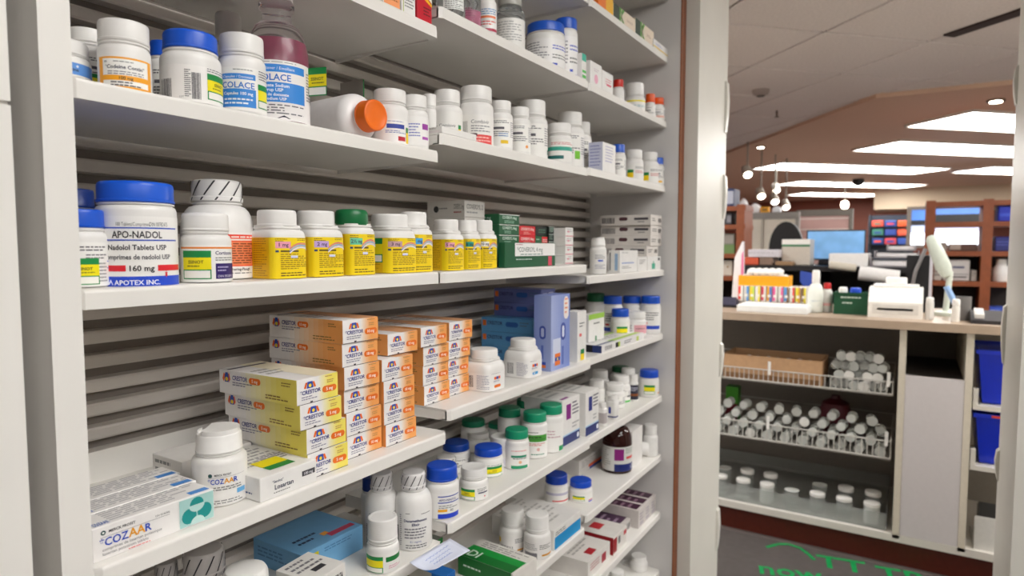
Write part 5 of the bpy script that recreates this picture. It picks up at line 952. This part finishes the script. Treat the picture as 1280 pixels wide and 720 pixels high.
for a in range(2):
    for b in range(7):
        for lay in range(2):
            yq = -wy/2+.026+(wy-.05)*b/6; 
            if lay and b in (0, 6): continue
            if cb is None:
                bm = bmesh.new(); bmesh.ops.create_icosphere(bm, subdivisions=2, radius=.0215)
                for v in bm.verts: v.co *= 1+.12*math.sin(v.co.x*400)*math.cos(v.co.y*350)
                me = bpy.data.meshes.new('cotton_ball'); bm.to_mesh(me); bm.free(); me.materials.append(M('#f6f4f1', .9, vary=.02, bump=.5))
                for pl in me.polygons: pl.use_smooth = True
                cb = o = bpy.data.objects.new('cotton_ball', me); COL.objects.link(o)
            else: o = cb.copy(); COL.objects.link(o)
            o.location = (rowX+.06-.026+.05*a, (y0+y1)/2+yq, zr+.001+.0225+lay*.03+hh_*.25); tag(o, 'white cotton ball heaped in the yellow tray', 'cotton ball', 'cotton balls in the yellow tray')
# squeeze bottle, small red-capped bottle
def cbottle(px0, px1, pyt, X, label, body, cap, prof='round', caph=.25, lab=None, z0=ZT, capw=.5, name='bottle'):
    y1, y0 = on(px0, X), on(px1, X); r = (y1-y0)/2; h = at((px0+px1)/2, pyt, X).z-z0; root = empty(name, (X+r, (y0+y1)/2, z0+.0004), label, 'bottle')
    P, zs = body_profile(r, h, h*caph, r*capw, .004, .8); MB().lathe(P, PLASTIC(body), 28).build('bottle', root)
    c = cap_mesh(r*capw, h*caph, M(cap, .35), 'dome').build('cap', root); c.location.z = h-h*caph
    if lab:
        W = math.radians(140)*r; phi = math.pi; paint(lab, W, zs*.8, lambda u, v, l: ((r+l)*math.cos(phi+(u-W/2)/r), (r+l)*math.sin(phi+(u-W/2)/r), .008+v), 'label', root, sid(), du=r*.2)
    return root
cbottle(1008, 1028, 338, CX+.17, 'white squeeze bottle with blue mark on the counter', '#e8ebe4', '#f2f0ec', caph=.3, capw=.5, lab=[('q', [(.3, .55), (.8, .55), (.7, .42), (.5, .4)], '#2a5ab8'), ('l', .3, .8, .8, 2, .06, '#9ab')])
cbottle(1026, 1040, 354, CX+.20, 'small clear-white bottle with red cap beside the squeeze bottle', '#dedcd8', '#c81e22', caph=.2, capw=.7, lab=[('r', .1, .4, .9, .6, '#e8b0b0')])
# green basket with white and blue lids
X = CX+.16; y1, y0 = on(1042, X), on(1086, X); zg = at(1064, 366, X).z; wy = y1-y0
t = empty('green_basket', (X+.06, (y0+y1)/2, ZT+.0004), 'dark green plastic basket holding white and blue capped bottles', 'basket'); GM = M('#0f4a2e', .45)
h = zg-ZT; mb = MB()
for q in (((-.06, -wy/2, 0), (.06, wy/2, .004)), ((-.06, -wy/2, .004), (-.056, wy/2, h)), ((.056, -wy/2, .004), (.06, wy/2, h)), ((-.056, -wy/2, .004), (.056, -wy/2+.004, h)), ((-.056, wy/2-.004, .004), (.056, wy/2, h))): mb.box(*q, GM)
mb.build('tub', t)
paint([('l', .2, .8, .75, 1, .14, '#c8d8cc'), ('l', .25, .7, .5, 1, .14, '#c8d8cc')], wy, h, lambda u, v, l: (-.06-l, wy/2-u, v), 'front_print', t, 3)
MB().box((-.064, -wy/2-.004, h-.008), (-.056, wy/2+.004, h), GM).build('rim', t)
cbottle(1047, 1059, 359, X+.04, 'white capped bottle standing in the green basket', '#efedea', '#f4f2ee', caph=.3, capw=.95, z0=ZT+.005)
cbottle(1061, 1076, 360, X+.04, 'blue capped bottle standing in the green basket', '#efedea', '#1a4fd0', caph=.25, capw=.95, z0=ZT+.005)
# white label printer
X = CX+.10; y1, y0 = on(1085, X), on(1154, X); wy = y1-y0; zt_ = at(1120, 360, X+.05).z; h = zt_-ZT
t = empty('label_printer', (X+.09, (y0+y1)/2, ZT+.0004), 'white label printer on the counter before the black stand', 'printer'); PM = M('#eae7e2', .4)
MB().prism([(-.09, 0), (.09, 0), (.09, h), (-.03, h), (-.09, h*.52)], -wy/2, wy/2, PM, 'y').build('housing', t)
MB().box((-.0915, -wy*.33, h*.25), (-.0898, wy*.33, h*.33), M('#2f2f33', .5)).build('paper_slot', t)
MB().box((-.0915, -wy*.42, h*.12), (-.0898, wy*.42, h*.45), M('#d8d5d0', .4)).build('front_plate', t)
bevbox('lid', (.10, wy*.86, .012), M('#f0ede9', .4), t, bev=.003, loc=(.035, 0, h)); bevbox('paper_feed', (.05, wy*.4, .03), M('#f4f2f0', .5), t, bev=.004, loc=(.03, 0, h+.012))
# black stand with white side edge and sloped arm
X = CX+.44; y1, y0 = on(1131, X), on(1160, X); zt_ = at(1145, 318, X).z
t = empty('document_stand', (X, (y0+y1)/2, ZT+.0004), 'black document stand with pale edge behind the printer', 'stand'); h = zt_-ZT; wy = y1-y0
MB().box((0, -wy/2, 0), (.2, wy/2, h*.98), M('#141318', .5)).build('panel', t); MB().box((-.004, -wy/2-.012, 0), (.2, -wy/2, h), M('#c9c6ce', .4)).build('side_edge', t)
MB().tube([(-.01, wy*.35, .02), (-.01, wy*.1, h*.7), (-.01, -wy*.3, h*1.1)], .008, M('#8d8a8c', .4, metal=.4), 8).build('arm', t)
# magnifier lamp head
X = CX+.34; p0, p1 = at(1163, 296, X), at(1184, 345, X)
t = empty('magnifier_lamp', (X, p1.y, ZT+.0004), 'pale green-white magnifier lamp leaning over the counter', 'lamp'); LM = M('#c3cabf', .4)
q = (p1-p0); mid = (p0+p1)/2; ln = q.length; mq = q.to_track_quat('Z', 'Y').to_matrix().to_4x4(); mq.translation = p0-Vector((X, p1.y, ZT))
MB().lathe([(.01, -.005), (.022, .01), (.027, ln*.35), (.03, ln*.75), (.02, ln*1.0), (.008, ln*1.04)], LM, 20, n=3, M4=mq).build('head', t)
MB().tube([(0, 0, .02), (0, -.01, p1.z-ZT+.02)], .012, LM, 10).build('post', t); MB().lathe([(.05, 0), (.05, .015), (.015, .022)], LM, 20).build('base', t)
# glass beakers, pen pot, blue spatula, phone
cbottle(1157, 1168, 372, CX+.10, 'small clear beaker left of the blue spatula', '#dad7d2', '#e8e5e0', caph=.12, capw=.9, name='beaker')
cbottle(1190, 1201, 374, CX+.06, 'small white tub near the phone', '#e6e2dc', '#efece8', caph=.3, capw=.95, name='tub')
X = CX+.16; t = empty('pen_pot', (X, on(1203, X), ZT+.0004), 'grey mesh pen pot beside the lamp', 'pot'); MB().lathe([(.028, 0), (.03, .004), (.03, .095), (.026, .095), (.026, .006)], M('#6f6c6a', .5), 20).build('pot', t)
X = CX+.14; pa_, pb_ = at(1183, 358, X), at(1196, 384, X); MB_ = MB().tube([pa_, (pa_+pb_)/2, pb_], .011, M('#8fb0dc', .4), 8); tag(MB_.build('blue_spatula'), 'pale blue handled spatula leaning by the lamp post', 'spatula')
X = CX+.03; t = empty('desk_phone', (X+.05, on(1240, X), ZT+.0004), 'dark desk phone at the right end of the counter', 'phone')
MB().prism([(-.05, 0), (.06, 0), (.06, .045), (-.05, .014)], -.05, .06, M('#2a272a', .35), 'y').build('base', t); MB().prism([(-.035, .02), (.03, .04), (.03, .055), (-.035, .035)], .02, .05, M('#cfccc8', .35), 'y').build('handset', t)
# pink and white leaflet stand on the left
X = CX+.35; t = empty('leaflet_holder', (X, on(919, X), ZT+.0004), 'tall white and pink leaflet holder at the left of the counter', 'leaflet holder'); hh_ = at(920, 302, X).z-ZT
MB().prism([(on(928, X)-on(919, X), .0), (on(914, X)-on(919, X), .0), (on(917, X)-on(919, X), hh_*.75), (on(926, X)-on(919, X), hh_)], 0, .05, M('#efeaec', .4), 'x').build('leaflets', t)
MB().prism([(on(929.5, X)-on(919, X), 0), (on(925, X)-on(919, X), 0), (on(926, X)-on(919, X), hh_*.8), (on(928, X)-on(919, X), hh_*.85)], -.004, 0, M('#e0709c', .4), 'x').build('pink_edge', t)
t = empty('hole_punch', (CX+.25, on(908, CX+.2), ZT+.0004), 'dark hole punch in the left corner of the counter', 'hole punch'); bevbox('base', (.06, .11, .012), M('#1c1a20', .4), t, bev=.003); MB().prism([(-.03, .012), (.03, .012), (.03, .03), (-.02, .05)], -.04, .04, M('#34324a', .4), 'y').build('lever', t)
# ---- black work station behind the counter
DX = 4.15; BKM = M('#141216', .5, vary=.05)
zD = at(1040, 333, DX).z
ws = empty('work_station', (DX, .4, 0), 'black open work station behind the counter', 'desk')
ya_, yb_ = at(1165, 340, DX).y, at(925, 340, DX).y
def wadd(mb, name): o = mb.build(name, ws); o.location = (-DX, -.4, 0); return o
wadd(MB().box((DX, ya_, zD-.03), (DX+.6, yb_, zD), BKM), 'top'); wadd(MB().box((DX+.57, ya_, 0), (DX+.6, yb_, zD-.03), BKM), 'back')
for y in (ya_, (ya_*.45+yb_*.55), yb_-.03): wadd(MB().box((DX, y, 0), (DX+.57, y+.03, zD-.03), BKM), 'side')
wadd(MB().box((DX+.02, ya_+.03, zD-.22), (DX+.57, yb_-.03, zD-.2), BKM), 'shelf'); wadd(MB().box((DX+.02, ya_+.03, .7), (DX+.57, yb_-.03, .73), BKM), 'shelf')
def dbox(px0, px1, pya, pyb, X, dep, col, name, label, cat, parts=(), z0=None, emit=0, tilt=0):
    a_, b_ = at(px0, pyb, X), at(px1, pya, X); w_ = a_.y-b_.y; zb_ = a_.z if z0 is None else z0; h_ = b_.z-zb_
    root = empty(name, (X+dep/2, (a_.y+b_.y)/2, zb_), label, cat); root.rotation_euler = (tilt, 0, 0)
    bevbox('body', (dep, w_, h_), M(col, .5), root, bev=min(.004, h_*.15))
    if parts: paint(list(parts), w_, h_, lambda u, v, l: (-dep/2-l, w_/2-u, v), 'front_print', root, sid())
    return root, w_, h_
# things on the work station top (z = zD)
dbox(977, 1013, 299, 322, DX+.12, .2, '#cfc6bb', 'file_box', 'cream box with green band standing on the work station', 'box', [('r', 0, .72, 1, .8, '#1f7a4a'), ('r', 0, .8, 1, 1, '#f4f2ee')], z0=zD+.0004)
dbox(935, 974, 312, 321, DX+.03, .2, '#d8d4dc', 'paper_stack', 'white paper stack left of the cream box', 'paper', [('l', 0, 1, .5, 1, .3, '#bbb8c0')], z0=at(940, 321.5, DX+.03).z)
dbox(1036, 1086, 317, 326, DX+.03, .25, '#efedec', 'binder', 'white binder lying on the work station under the monitor', 'binder', z0=zD+.0004)
for i, (a_, b_, t1, t2) in enumerate(((1090, 1150, 320, 332), (1094, 1146, 311, 320), (1110, 1142, 304, 311))):
    pass
zz_ = zD+.0004
for i, (a_, b_, hh_, lb) in enumerate(((1088, 1150, .05, 'lowest grey document tray of the stack right of the monitor'), (1093, 1148, .04, 'middle grey document tray of the stack right of the monitor'), (1108, 1144, .035, 'topmost grey document tray of the stack right of the monitor'))):
    yA, yB = at(a_, 330, DX+.02).y, at(b_, 330, DX+.02).y; t = empty('document_tray', (DX+.15, (yA+yB)/2, zz_), lb, 'document tray', 'stacked document trays')
    w_ = yA-yB; bevbox('paper', (.22, w_*.94, hh_*.55), M('#e3e0e2', .6), t, bev=.003, loc=(0, 0, .006)); MB().box((-.13, -w_/2, 0), (.13, w_/2, .005), M('#8f8a90', .5)).build('base', t)
    for s in (-1, 1): MB().box((-.13, s*w_/2-.003, .005), (.13, s*w_/2+.003, hh_), M('#8f8a90', .5)).build('side', t)
    zz_ += hh_+.0006
# inside its open shelves
zs_ = zD-.1996
dbox(929, 948, 322, 331, DX+.03, .2, '#d85a3a', 'red_box', 'orange-red box in the left of the work station', 'box', z0=zD+.0004)
dbox(949, 966, 322, 332, DX+.03, .2, '#8a7264', 'brown_box', 'brown box in the work station beside the orange-red one', 'box', z0=zD+.0004)
dbox(969, 991, 327, 334, DX+.01, .1, '#9a7a5a', 'tan_box', 'tan box in the shade of the work station', 'box', z0=zD+.0004)
pg = at(1008, 330, DX-.02); t = empty('blue_glove', (DX-.02, pg.y, zs_+.0), 'blue cloth hanging from the work station front', 'cloth'); 
gv = MB(); hgt = .17
gv.prism([(.03, .17), (-.03, .16), (-.045, .1), (-.06, .02), (-.045, 0), (-.01, .05), (.03, .11)], -.015, .012, M('#3a56b8', .6), 'x'); gv.build('cloth', t)
def roll(px0, py0, px1, py1, X, r0, col, label, name='paper_roll'):
    a_, b_ = at(px0, py0, X), at(px1, py1, X); q = (b_-a_).to_track_quat('Z', 'Y').to_matrix().to_4x4(); t = empty(name, a_, label, 'paper roll', 'paper rolls on the work station')
    L_ = (b_-a_).length; MB().lathe([(r0, 0), (r0*.96, L_)], M(col, .6), 16, M4=q).build('sheet', t); MB().lathe([(r0*.5, -.002), (r0*.5, L_+.002)], M('#b9b2a8', .6), 12, M4=q).build('core', t)
roll(1037, 331, 1070, 335, DX-.05, .022, '#cfc8ba', 'beige paper roll hanging at the work station')
roll(1074, 341, 1124, 347, DX-.06, .04, '#e9e7e6', 'large white paper roll with orange end before the work station')
# monitor
mx = DX+.35; a_, b_ = at(1008, 313, mx), at(1083, 287, mx); t = empty('monitor', (mx, (a_.y+b_.y)/2, zD), 'computer monitor with pale blue screen on the work station', 'monitor'); w_ = a_.y-b_.y; zt_ = b_.z-zD
bevbox('case', (.03, w_, zt_-.03), M('#2a2c34', .4), t, bev=.003, loc=(0, 0, .03))
MB().box((-.0165, -w_/2+.008, .04), (-.0155, w_/2-.008, zt_-.008), M('#6f9cc8', .3, vary=.25, scale=9, emit=.25)).build('screen', t); bevbox('foot', (.12, .18, .03), M('#2a2c34', .4), t, bev=.004)
# office chair
chx = 4.98; a_, b_ = at(963, 277, chx), at(1005, 277, chx); t = empty('office_chair', (chx, (a_.y+b_.y)/2, 0), 'black high-backed office chair behind the work station', 'chair'); w_ = (a_.y-b_.y); zt_ = at(984, 277, chx).z; CM = M('#120e10', .6)
mb = MB(); P = [(w_/2*math.cos(k*.2618), zt_-.2+.2*math.sin(k*.2618)) for k in range(13)]; mb.prism([(w_/2*.9, .62)]+P+[(-w_/2*.9, .62)], -.04, .04, CM, 'x'); mb.build('backrest', t)
bevbox('seat', (.24, w_*1.3, .09), CM, t, bev=.03, seg=2, loc=(.06, 0, .45)); MB().lathe([(.03, .08), (.03, .45)], M('#2a2a2c', .4), 12).build('post', t)
for k in range(5):
    a = k*1.2566; MB().tube([(.2*0, 0, .08), (.17*math.cos(a), .17*math.sin(a), .04)], .02, CM, 8).build('base_arm', t); MB().lathe([(.03, 0), (.035, .03), (.03, .06)], CM, 10).build('castor', t).location = (.17*math.cos(a), .17*math.sin(a), 0)
# cubicle partition with framed panel
PX = 6.2
def panel(px0, px1, pyt, X, col, name, label, cat, framec='#8f8b86', z0=0.0, th=.05):
    a_, b_ = at(px0, pyt, X), at(px1, pyt, X); w_ = a_.y-b_.y; h_ = (a_.z+b_.z)/2-z0; t = empty(name, (X, (a_.y+b_.y)/2, z0), label, cat)
    MB().box((-th/2, -w_/2, 0), (th/2, w_/2, h_), M(col, .6, vary=.04, scale=10)).build('infill', t); f = MB()
    for q in (((-th/2-.01, -w_/2-.03, 0), (th/2+.01, -w_/2, h_)), ((-th/2-.01, w_/2, 0), (th/2+.01, w_/2+.03, h_)), ((-th/2-.01, -w_/2-.03, h_), (th/2+.01, w_/2+.03, h_+.06))): f.box(*q, M(framec, .5))
    f.build('frame', t); return t, w_, h_
t, w_, h_ = panel(930, 995, 274, PX, '#d8d0c2', 'partition_panel', 'beige office partition with grey rail left of the chair', 'partition')
MB().box((-.04, w_*.1, h_*.55), (-.026, w_*.14, h_), M('#b4aca0', .6)).build('slot_strip', t)
ztop = h_+.06
t, w_, h_ = panel(1001, 1062, 270, PX+.5, '#cfa9a4', 'partition_panel', 'taller framed partition with pinkish pane above the monitor', 'partition', framec='#7a756e')
for k in range(3): MB().box((-.03, -w_/2, h_-.03-.1*k), (-.026, w_/2, h_-.02-.1*k), M('#eee6e2', .5)).build('blind_slat', t)
# white bags and a yellow box on the partition rail
for i, (a_, b_, pyt, c, lb, nm, ct) in enumerate(((923, 935, 249, '#f4f2f4', 'left white bag on the partition rail', 'white_bag', 'bag'), (936.5, 951, 255, '#f2f0f2', 'right white bag on the partition rail', 'white_bag', 'bag'), (951, 962, 262, '#f0a81a', 'small yellow box on the partition rail', 'yellow_box', 'box'), (965, 977, 258, '#e9ecf2', 'pale blue-white bag at the end of the partition rail', 'white_bag', 'bag'))):
    yA, yB = at(a_, 270, PX).y, at(b_, 270, PX).y; t = empty(nm, (PX, (yA+yB)/2, ztop+.0005), lb, ct); w_ = yA-yB; h_ = max(.05, at((a_+b_)/2, pyt, PX).z-ztop)
    if ct == 'bag': MB().lathe([(w_*.42, 0), (w_*.5, h_*.15), (w_*.48, h_*.6), (w_*.3, h_*.9), (w_*.1, h_)], M(c, .5, vary=.03), 16, n=3.).build('bag', t); MB().lathe([(w_*.12, h_*.97), (w_*.16, h_*1.05)], M(c, .5), 10).build('knot', t)
    else: bevbox('box', (.06, w_, h_), M(c, .5), t, bev=.004); MB().box((-.032, -w_*.3, h_*.3), (-.0305, w_*.3, h_*.7), M('#7a5a1a', .5)).build('label', t)
# ---- brown wooden shelving, right and left
WD = M('#8f4a26', .45, vary=.12, scale=18)
def wood_unit(X, px0, px1, pyt, posts, shelves, label, dep=.3):
    yA, yB = at(px0, 300, X).y, at(px1, 300, X).y; zt_ = at((px0+px1)/2, pyt, X).z; t = empty('wooden_shelves', (X, (yA+yB)/2, 0), label, 'shelving', 'brown wooden shelving'); ym = (yA+yB)/2
    for p in posts: y = at(p, 300, X).y-ym; MB().box((0, y-.03, 0), (dep, y+.03, zt_), WD).build('post', t)
    for s in shelves: z = at((px0+px1)/2, s, X).z; MB().box((.001, yB-ym, z-.035), (dep-.001, yA-ym, z), WD).build('shelf', t)
    MB().box((dep, yB-ym, 0), (dep+.01, yA-ym, at((px0+px1)/2, 314, X).z), M('#241c1a', .6)).build('back_board', t)
    return t
RX = 5.6
wood_unit(RX, 1159, 1275, 249, (1162, 1234), (251, 277, 314, 352, 392), 'brown wooden shelf frame at the right beyond the counter')
wood_unit(5.2, 880, 931, 256, (925, 884), (258, 281, 317, 345), 'brown wooden shelf frame behind the left jamb')
# goods on the wooden shelves
def goods(px0, px1, pyt, pys, X, col, name, label, cat, parts=(), dep=.2):
    z0 = at((1159+1275)/2 if px0 > 1100 else 905, pys, X).z; yA, yB = at(px0, 320, X+.04).y, at(px1, 320, X+.04).y; w_ = yA-yB; h_ = at((px0+px1)/2, pyt, X+.04).z-z0
    t = empty(name, (X+.04+dep/2, (yA+yB)/2, z0+.0005), label, cat); bevbox('body', (dep, w_, h_), M(col, .5, vary=.05), t, bev=min(.006, h_*.1))
    if parts: paint(list(parts), w_, h_, lambda u, v, l: (-dep/2-l, w_/2-u, v), 'front_print', t, sid())
    return t
goods(1245, 1266, 257, 277, RX, '#1c35c8', 'blue_crate', 'blue crate at the top right of the wooden shelf frame', 'crate', [('r', .1, .3, .9, .5, '#3a5ae0')])
goods(1243, 1264, 296, 314, RX, '#232a78', 'navy_crate', 'navy crate right of the wooden post', 'crate', [('l', .1, .9, .6, 2, .2, '#4a58b0')])
goods(1180, 1213, 325, 352, RX, '#cfc9c6', 'office_printer', 'grey-white office printer inside the wooden shelf frame', 'printer', [('r', .1, .15, .9, .22, '#4a4648'), ('r', .35, .6, .8, .7, '#5a5a78'), ('r', .05, .3, .95, .34, '#8a8688')])
goods(1168, 1178, 330, 352, RX, '#c9c2ba', 'grey_box', 'grey box left of the office printer', 'box', [('l', .1, .9, .7, 3, .2, '#8a8580')])
goods(1215, 1222, 338, 352, RX, '#b8b0a8', 'small_box', 'small beige box between office printer and post', 'box', [('l', .1, .9, .7, 2, .2, '#7a7570')])
cbx = at(1251, 352, RX+.08); t = empty('white_bottle', (RX+.1, cbx.y, at(1217, 352, RX).z+.0005), 'small white bottle on the wooden shelf by the right jamb', 'bottle'); MB().lathe([(.045, 0), (.05, .01), (.05, .09), (.03, .12)], PLASTIC(WHITE), 18).build('bottle', t); MB().lathe([(.032, .12), (.03, .16)], PLASTIC('#e8e6e2'), 16).build('cap', t)
goods(1187, 1221, 305, 314, RX, '#5a3a30', 'brown_carton', 'brown and grey carton on the upper wooden shelf', 'carton', [('r', .0, .2, .4, 1, '#a8968a')])
goods(1169, 1183, 303, 314, RX, '#9a8a80', 'grey_carton', 'grey carton on the upper wooden shelf behind the lamp', 'carton', [('l', .1, .9, .7, 2, .2, '#6a5f58')])
goods(1240, 1262, 385, 392, RX, '#3a5ac8', 'blue_tray', 'flat blue tray low on the wooden shelf frame', 'tray', [('l', .1, .9, .6, 1, .3, '#6a86e0')])
goods(903, 914, 266, 281, 5.2, '#3a3a42', 'dark_box', 'dark box on the left wooden shelf', 'box', [('r', .4, .2, .9, .8, '#8a8a92')])
goods(902, 918, 292, 317, 5.2, '#7a7a70', 'grey_green_box', 'grey box with green base on the left wooden shelf', 'box', [('r', 0, 0, 1, .45, '#6a8a52'), ('r', .1, .5, .9, .95, '#9a948c')])
goods(901, 916, 326, 345, 5.2, '#d6cfc2', 'cream_box', 'cream box low on the left wooden shelf', 'box', [('d', .6, .6, .08, '#a8906a')])
zt5 = at(905, 258, 5.2).z; yq = at(909, 258, 5.24).y; t = empty('navy_box', (5.32, yq, zt5+.0005), 'navy and silver box on top of the left wooden shelf', 'box'); bevbox('body', (.2, .11, .14), M('#1a2a5a', .5), t, bev=.005); MB().box((-.1005, -.05, .02), (-.1002, .01, .12), M('#b0b4c4', .4)).build('silver_panel', t)
# ---- bright windows and pictures on the far walls
def winp(px0, px1, pya, pyb, X, n, label, rows):
    a_, b_ = at(px0, pyb, X), at(px1, pya, X); w_ = a_.y-b_.y; h_ = b_.z-a_.z; t = empty('window_%d' % n, (X, (a_.y+b_.y)/2, a_.z)); tag(t, label, 'window', kind='structure')
    for i, (v0, v1, c, e) in enumerate(rows): MB().box((-.02, -w_/2, v0*h_), (.01, w_/2, v1*h_), M(c, .3, vary=.1, scale=6, emit=e)).build('pane', t)
    f = MB()
    for q in (((-.03, -w_/2-.05, -.04), (.03, -w_/2, h_+.04)), ((-.03, w_/2, -.04), (.03, w_/2+.05, h_+.04)), ((-.03, -w_/2, h_), (.03, w_/2, h_+.04)), ((-.03, -w_/2, -.04), (.03, w_/2, 0))): f.box(*q, M('#5a5048', .5))
    f.build('window_frame', t)
winp(1138, 1160, 262, 306, 9.5, 1, 'bright window strip left of the wooden shelf frame', ((0, .34, '#dfe8fa', 1.3), (.34, .55, '#9aa6c8', .5), (.55, .7, '#15161c', 0), (.7, 1, '#3f6ab0', .35)))
winp(1168, 1232, 256, 306, 9.5, 2, 'bright window behind the wooden shelf frame', ((0, .33, '#e2eafa', 1.3), (.33, .55, '#b0b2d0', .5), (.55, .78, '#0c0b10', 0), (.78, 1, '#4a72b8', .35)))
rnd = random.Random(3); k = 0
pc = ('#c8402a', '#1f3f8a', '#d85a2a', '#2a6a5a', '#233a86', '#e05a3a', '#1a3a7a', '#b83a4a', '#2a4a9a')
wpn = ('top left', 'top middle', 'top right', 'middle left', 'centre', 'middle right', 'bottom left', 'bottom middle', 'bottom right')
for i in range(3):
    for j in range(3):
        X = 12.0; px0 = 1090+j*16; py0 = 274+i*11; a_, b_ = at(px0, py0+9.4, X), at(px0+14.5, py0+1.7, X); w_ = a_.y-b_.y; h_ = b_.z-a_.z
        t = empty('display_box', (X, (a_.y+b_.y)/2, a_.z), '%s bright box of the display rack on the far side' % wpn[k], 'box', 'boxes on the far display rack'); bevbox('box', (.12, w_, h_), M(pc[k], .5, vary=.15, scale=8), t, bev=.006); MB().box((-.064, -w_*.3, h_*.3), (-.061, w_*.3, h_*.6), M(pc[(k*4+3) % 9], .5)).build('printed_panel', t); k += 1
X = 12.1; a_, b_ = at(1086, 310, X), at(1142, 272, X); t = empty('display_rack', (X, (a_.y+b_.y)/2, 0), 'dark display rack full of bright boxes far behind', 'rack'); w_ = a_.y-b_.y
MB().box((.06, -w_/2, 0), (.10, w_/2, b_.z+.05), M('#15202e', .5)).build('back_board', t)
for i in range(3): MB().box((-.1, -w_/2, at(1110, 274+i*11+9.5, 12.0).z-.02), (.06, w_/2, at(1110, 274+i*11+9.5, 12.0).z-.002), M('#1c2430', .5)).build('shelf', t)
for s in (-1, 1): MB().box((-.1, s*w_/2-.015, 0), (.06, s*w_/2+.015, b_.z+.05), M('#1c2430', .5)).build('side', t)
# beige bulkhead beam at the right, brown valance and spotlights at the left
bX = 12.7; a_, b_ = at(1092, 262, bX), at(1300, 262, bX)
tr = MB().box((bX, b_.y, a_.z), (bX+1.2, a_.y, zf), M('#cbb79c', .6, vary=.03)); struct('trim_1', tr, label='beige bulkhead beam below the rear ceiling')
vX = 6.9; pts = [at(895, 213, vX), at(925, 240, vX)]
tr = MB().prism([(5.4, 1.75), (5.4, 2.6), (9.5, 3.3), (9.5, 2.45)], CEIL-.30, zf, M('#7a3f30', .5, vary=.05)); struct('trim_2', tr, label='red-brown valance under the ceiling behind the left jamb')
def spotlamp(px, py, X, label):
    p = at(px, py, X); t = empty('track_spotlight', p, label, 'spotlight', 'track spotlights'); d = Vector((-.6, -.35, -.7)).normalized(); q = d.to_track_quat('Z', 'Y').to_matrix().to_4x4()
    MB().lathe([(.02, -.09), (.04, -.07), (.048, .03)], M('#b8b2a8', .4), 18, M4=q).build('housing', t); MB().lathe([(.036, .028), (.036, .034)], M('#fff4e0', .4, vary=0, emit=5), 18, M4=q).build('lens', t)
    MB().tube([(0, 0, .02), (0, 0, zf-p.z)], .008, M('#8a8478', .4), 6).build('stem', t)
for i, (px, py, X) in enumerate(((951, 243, 7.0), (968, 250, 7.4), (982, 257, 7.8), (934, 216, 6.4), (970, 236, 8.2))): spotlamp(px, py, X, ('first bright spotlight of the row left of the ceiling panels', 'second bright spotlight of the row', 'third and lowest bright spotlight of the row', 'spotlight highest up beside the left jamb', 'distant spotlight above the second one')[i])
p = at(1056, 256, 11.0); t = empty('globe_lamp', p, 'small glowing globe lamp against the red-brown wall', 'lamp'); MB().lathe([(.01, -.06), (.04, -.05), (.055, -.015), (.055, .015), (.04, .05), (.012, .06)], M('#fff1dc', .4, vary=0, emit=5), 20).build('globe', t); MB().tube([(0, 0, .055), (0, 0, zf-p.z)], .008, M('#8a8478', .4), 6).build('rod', t)
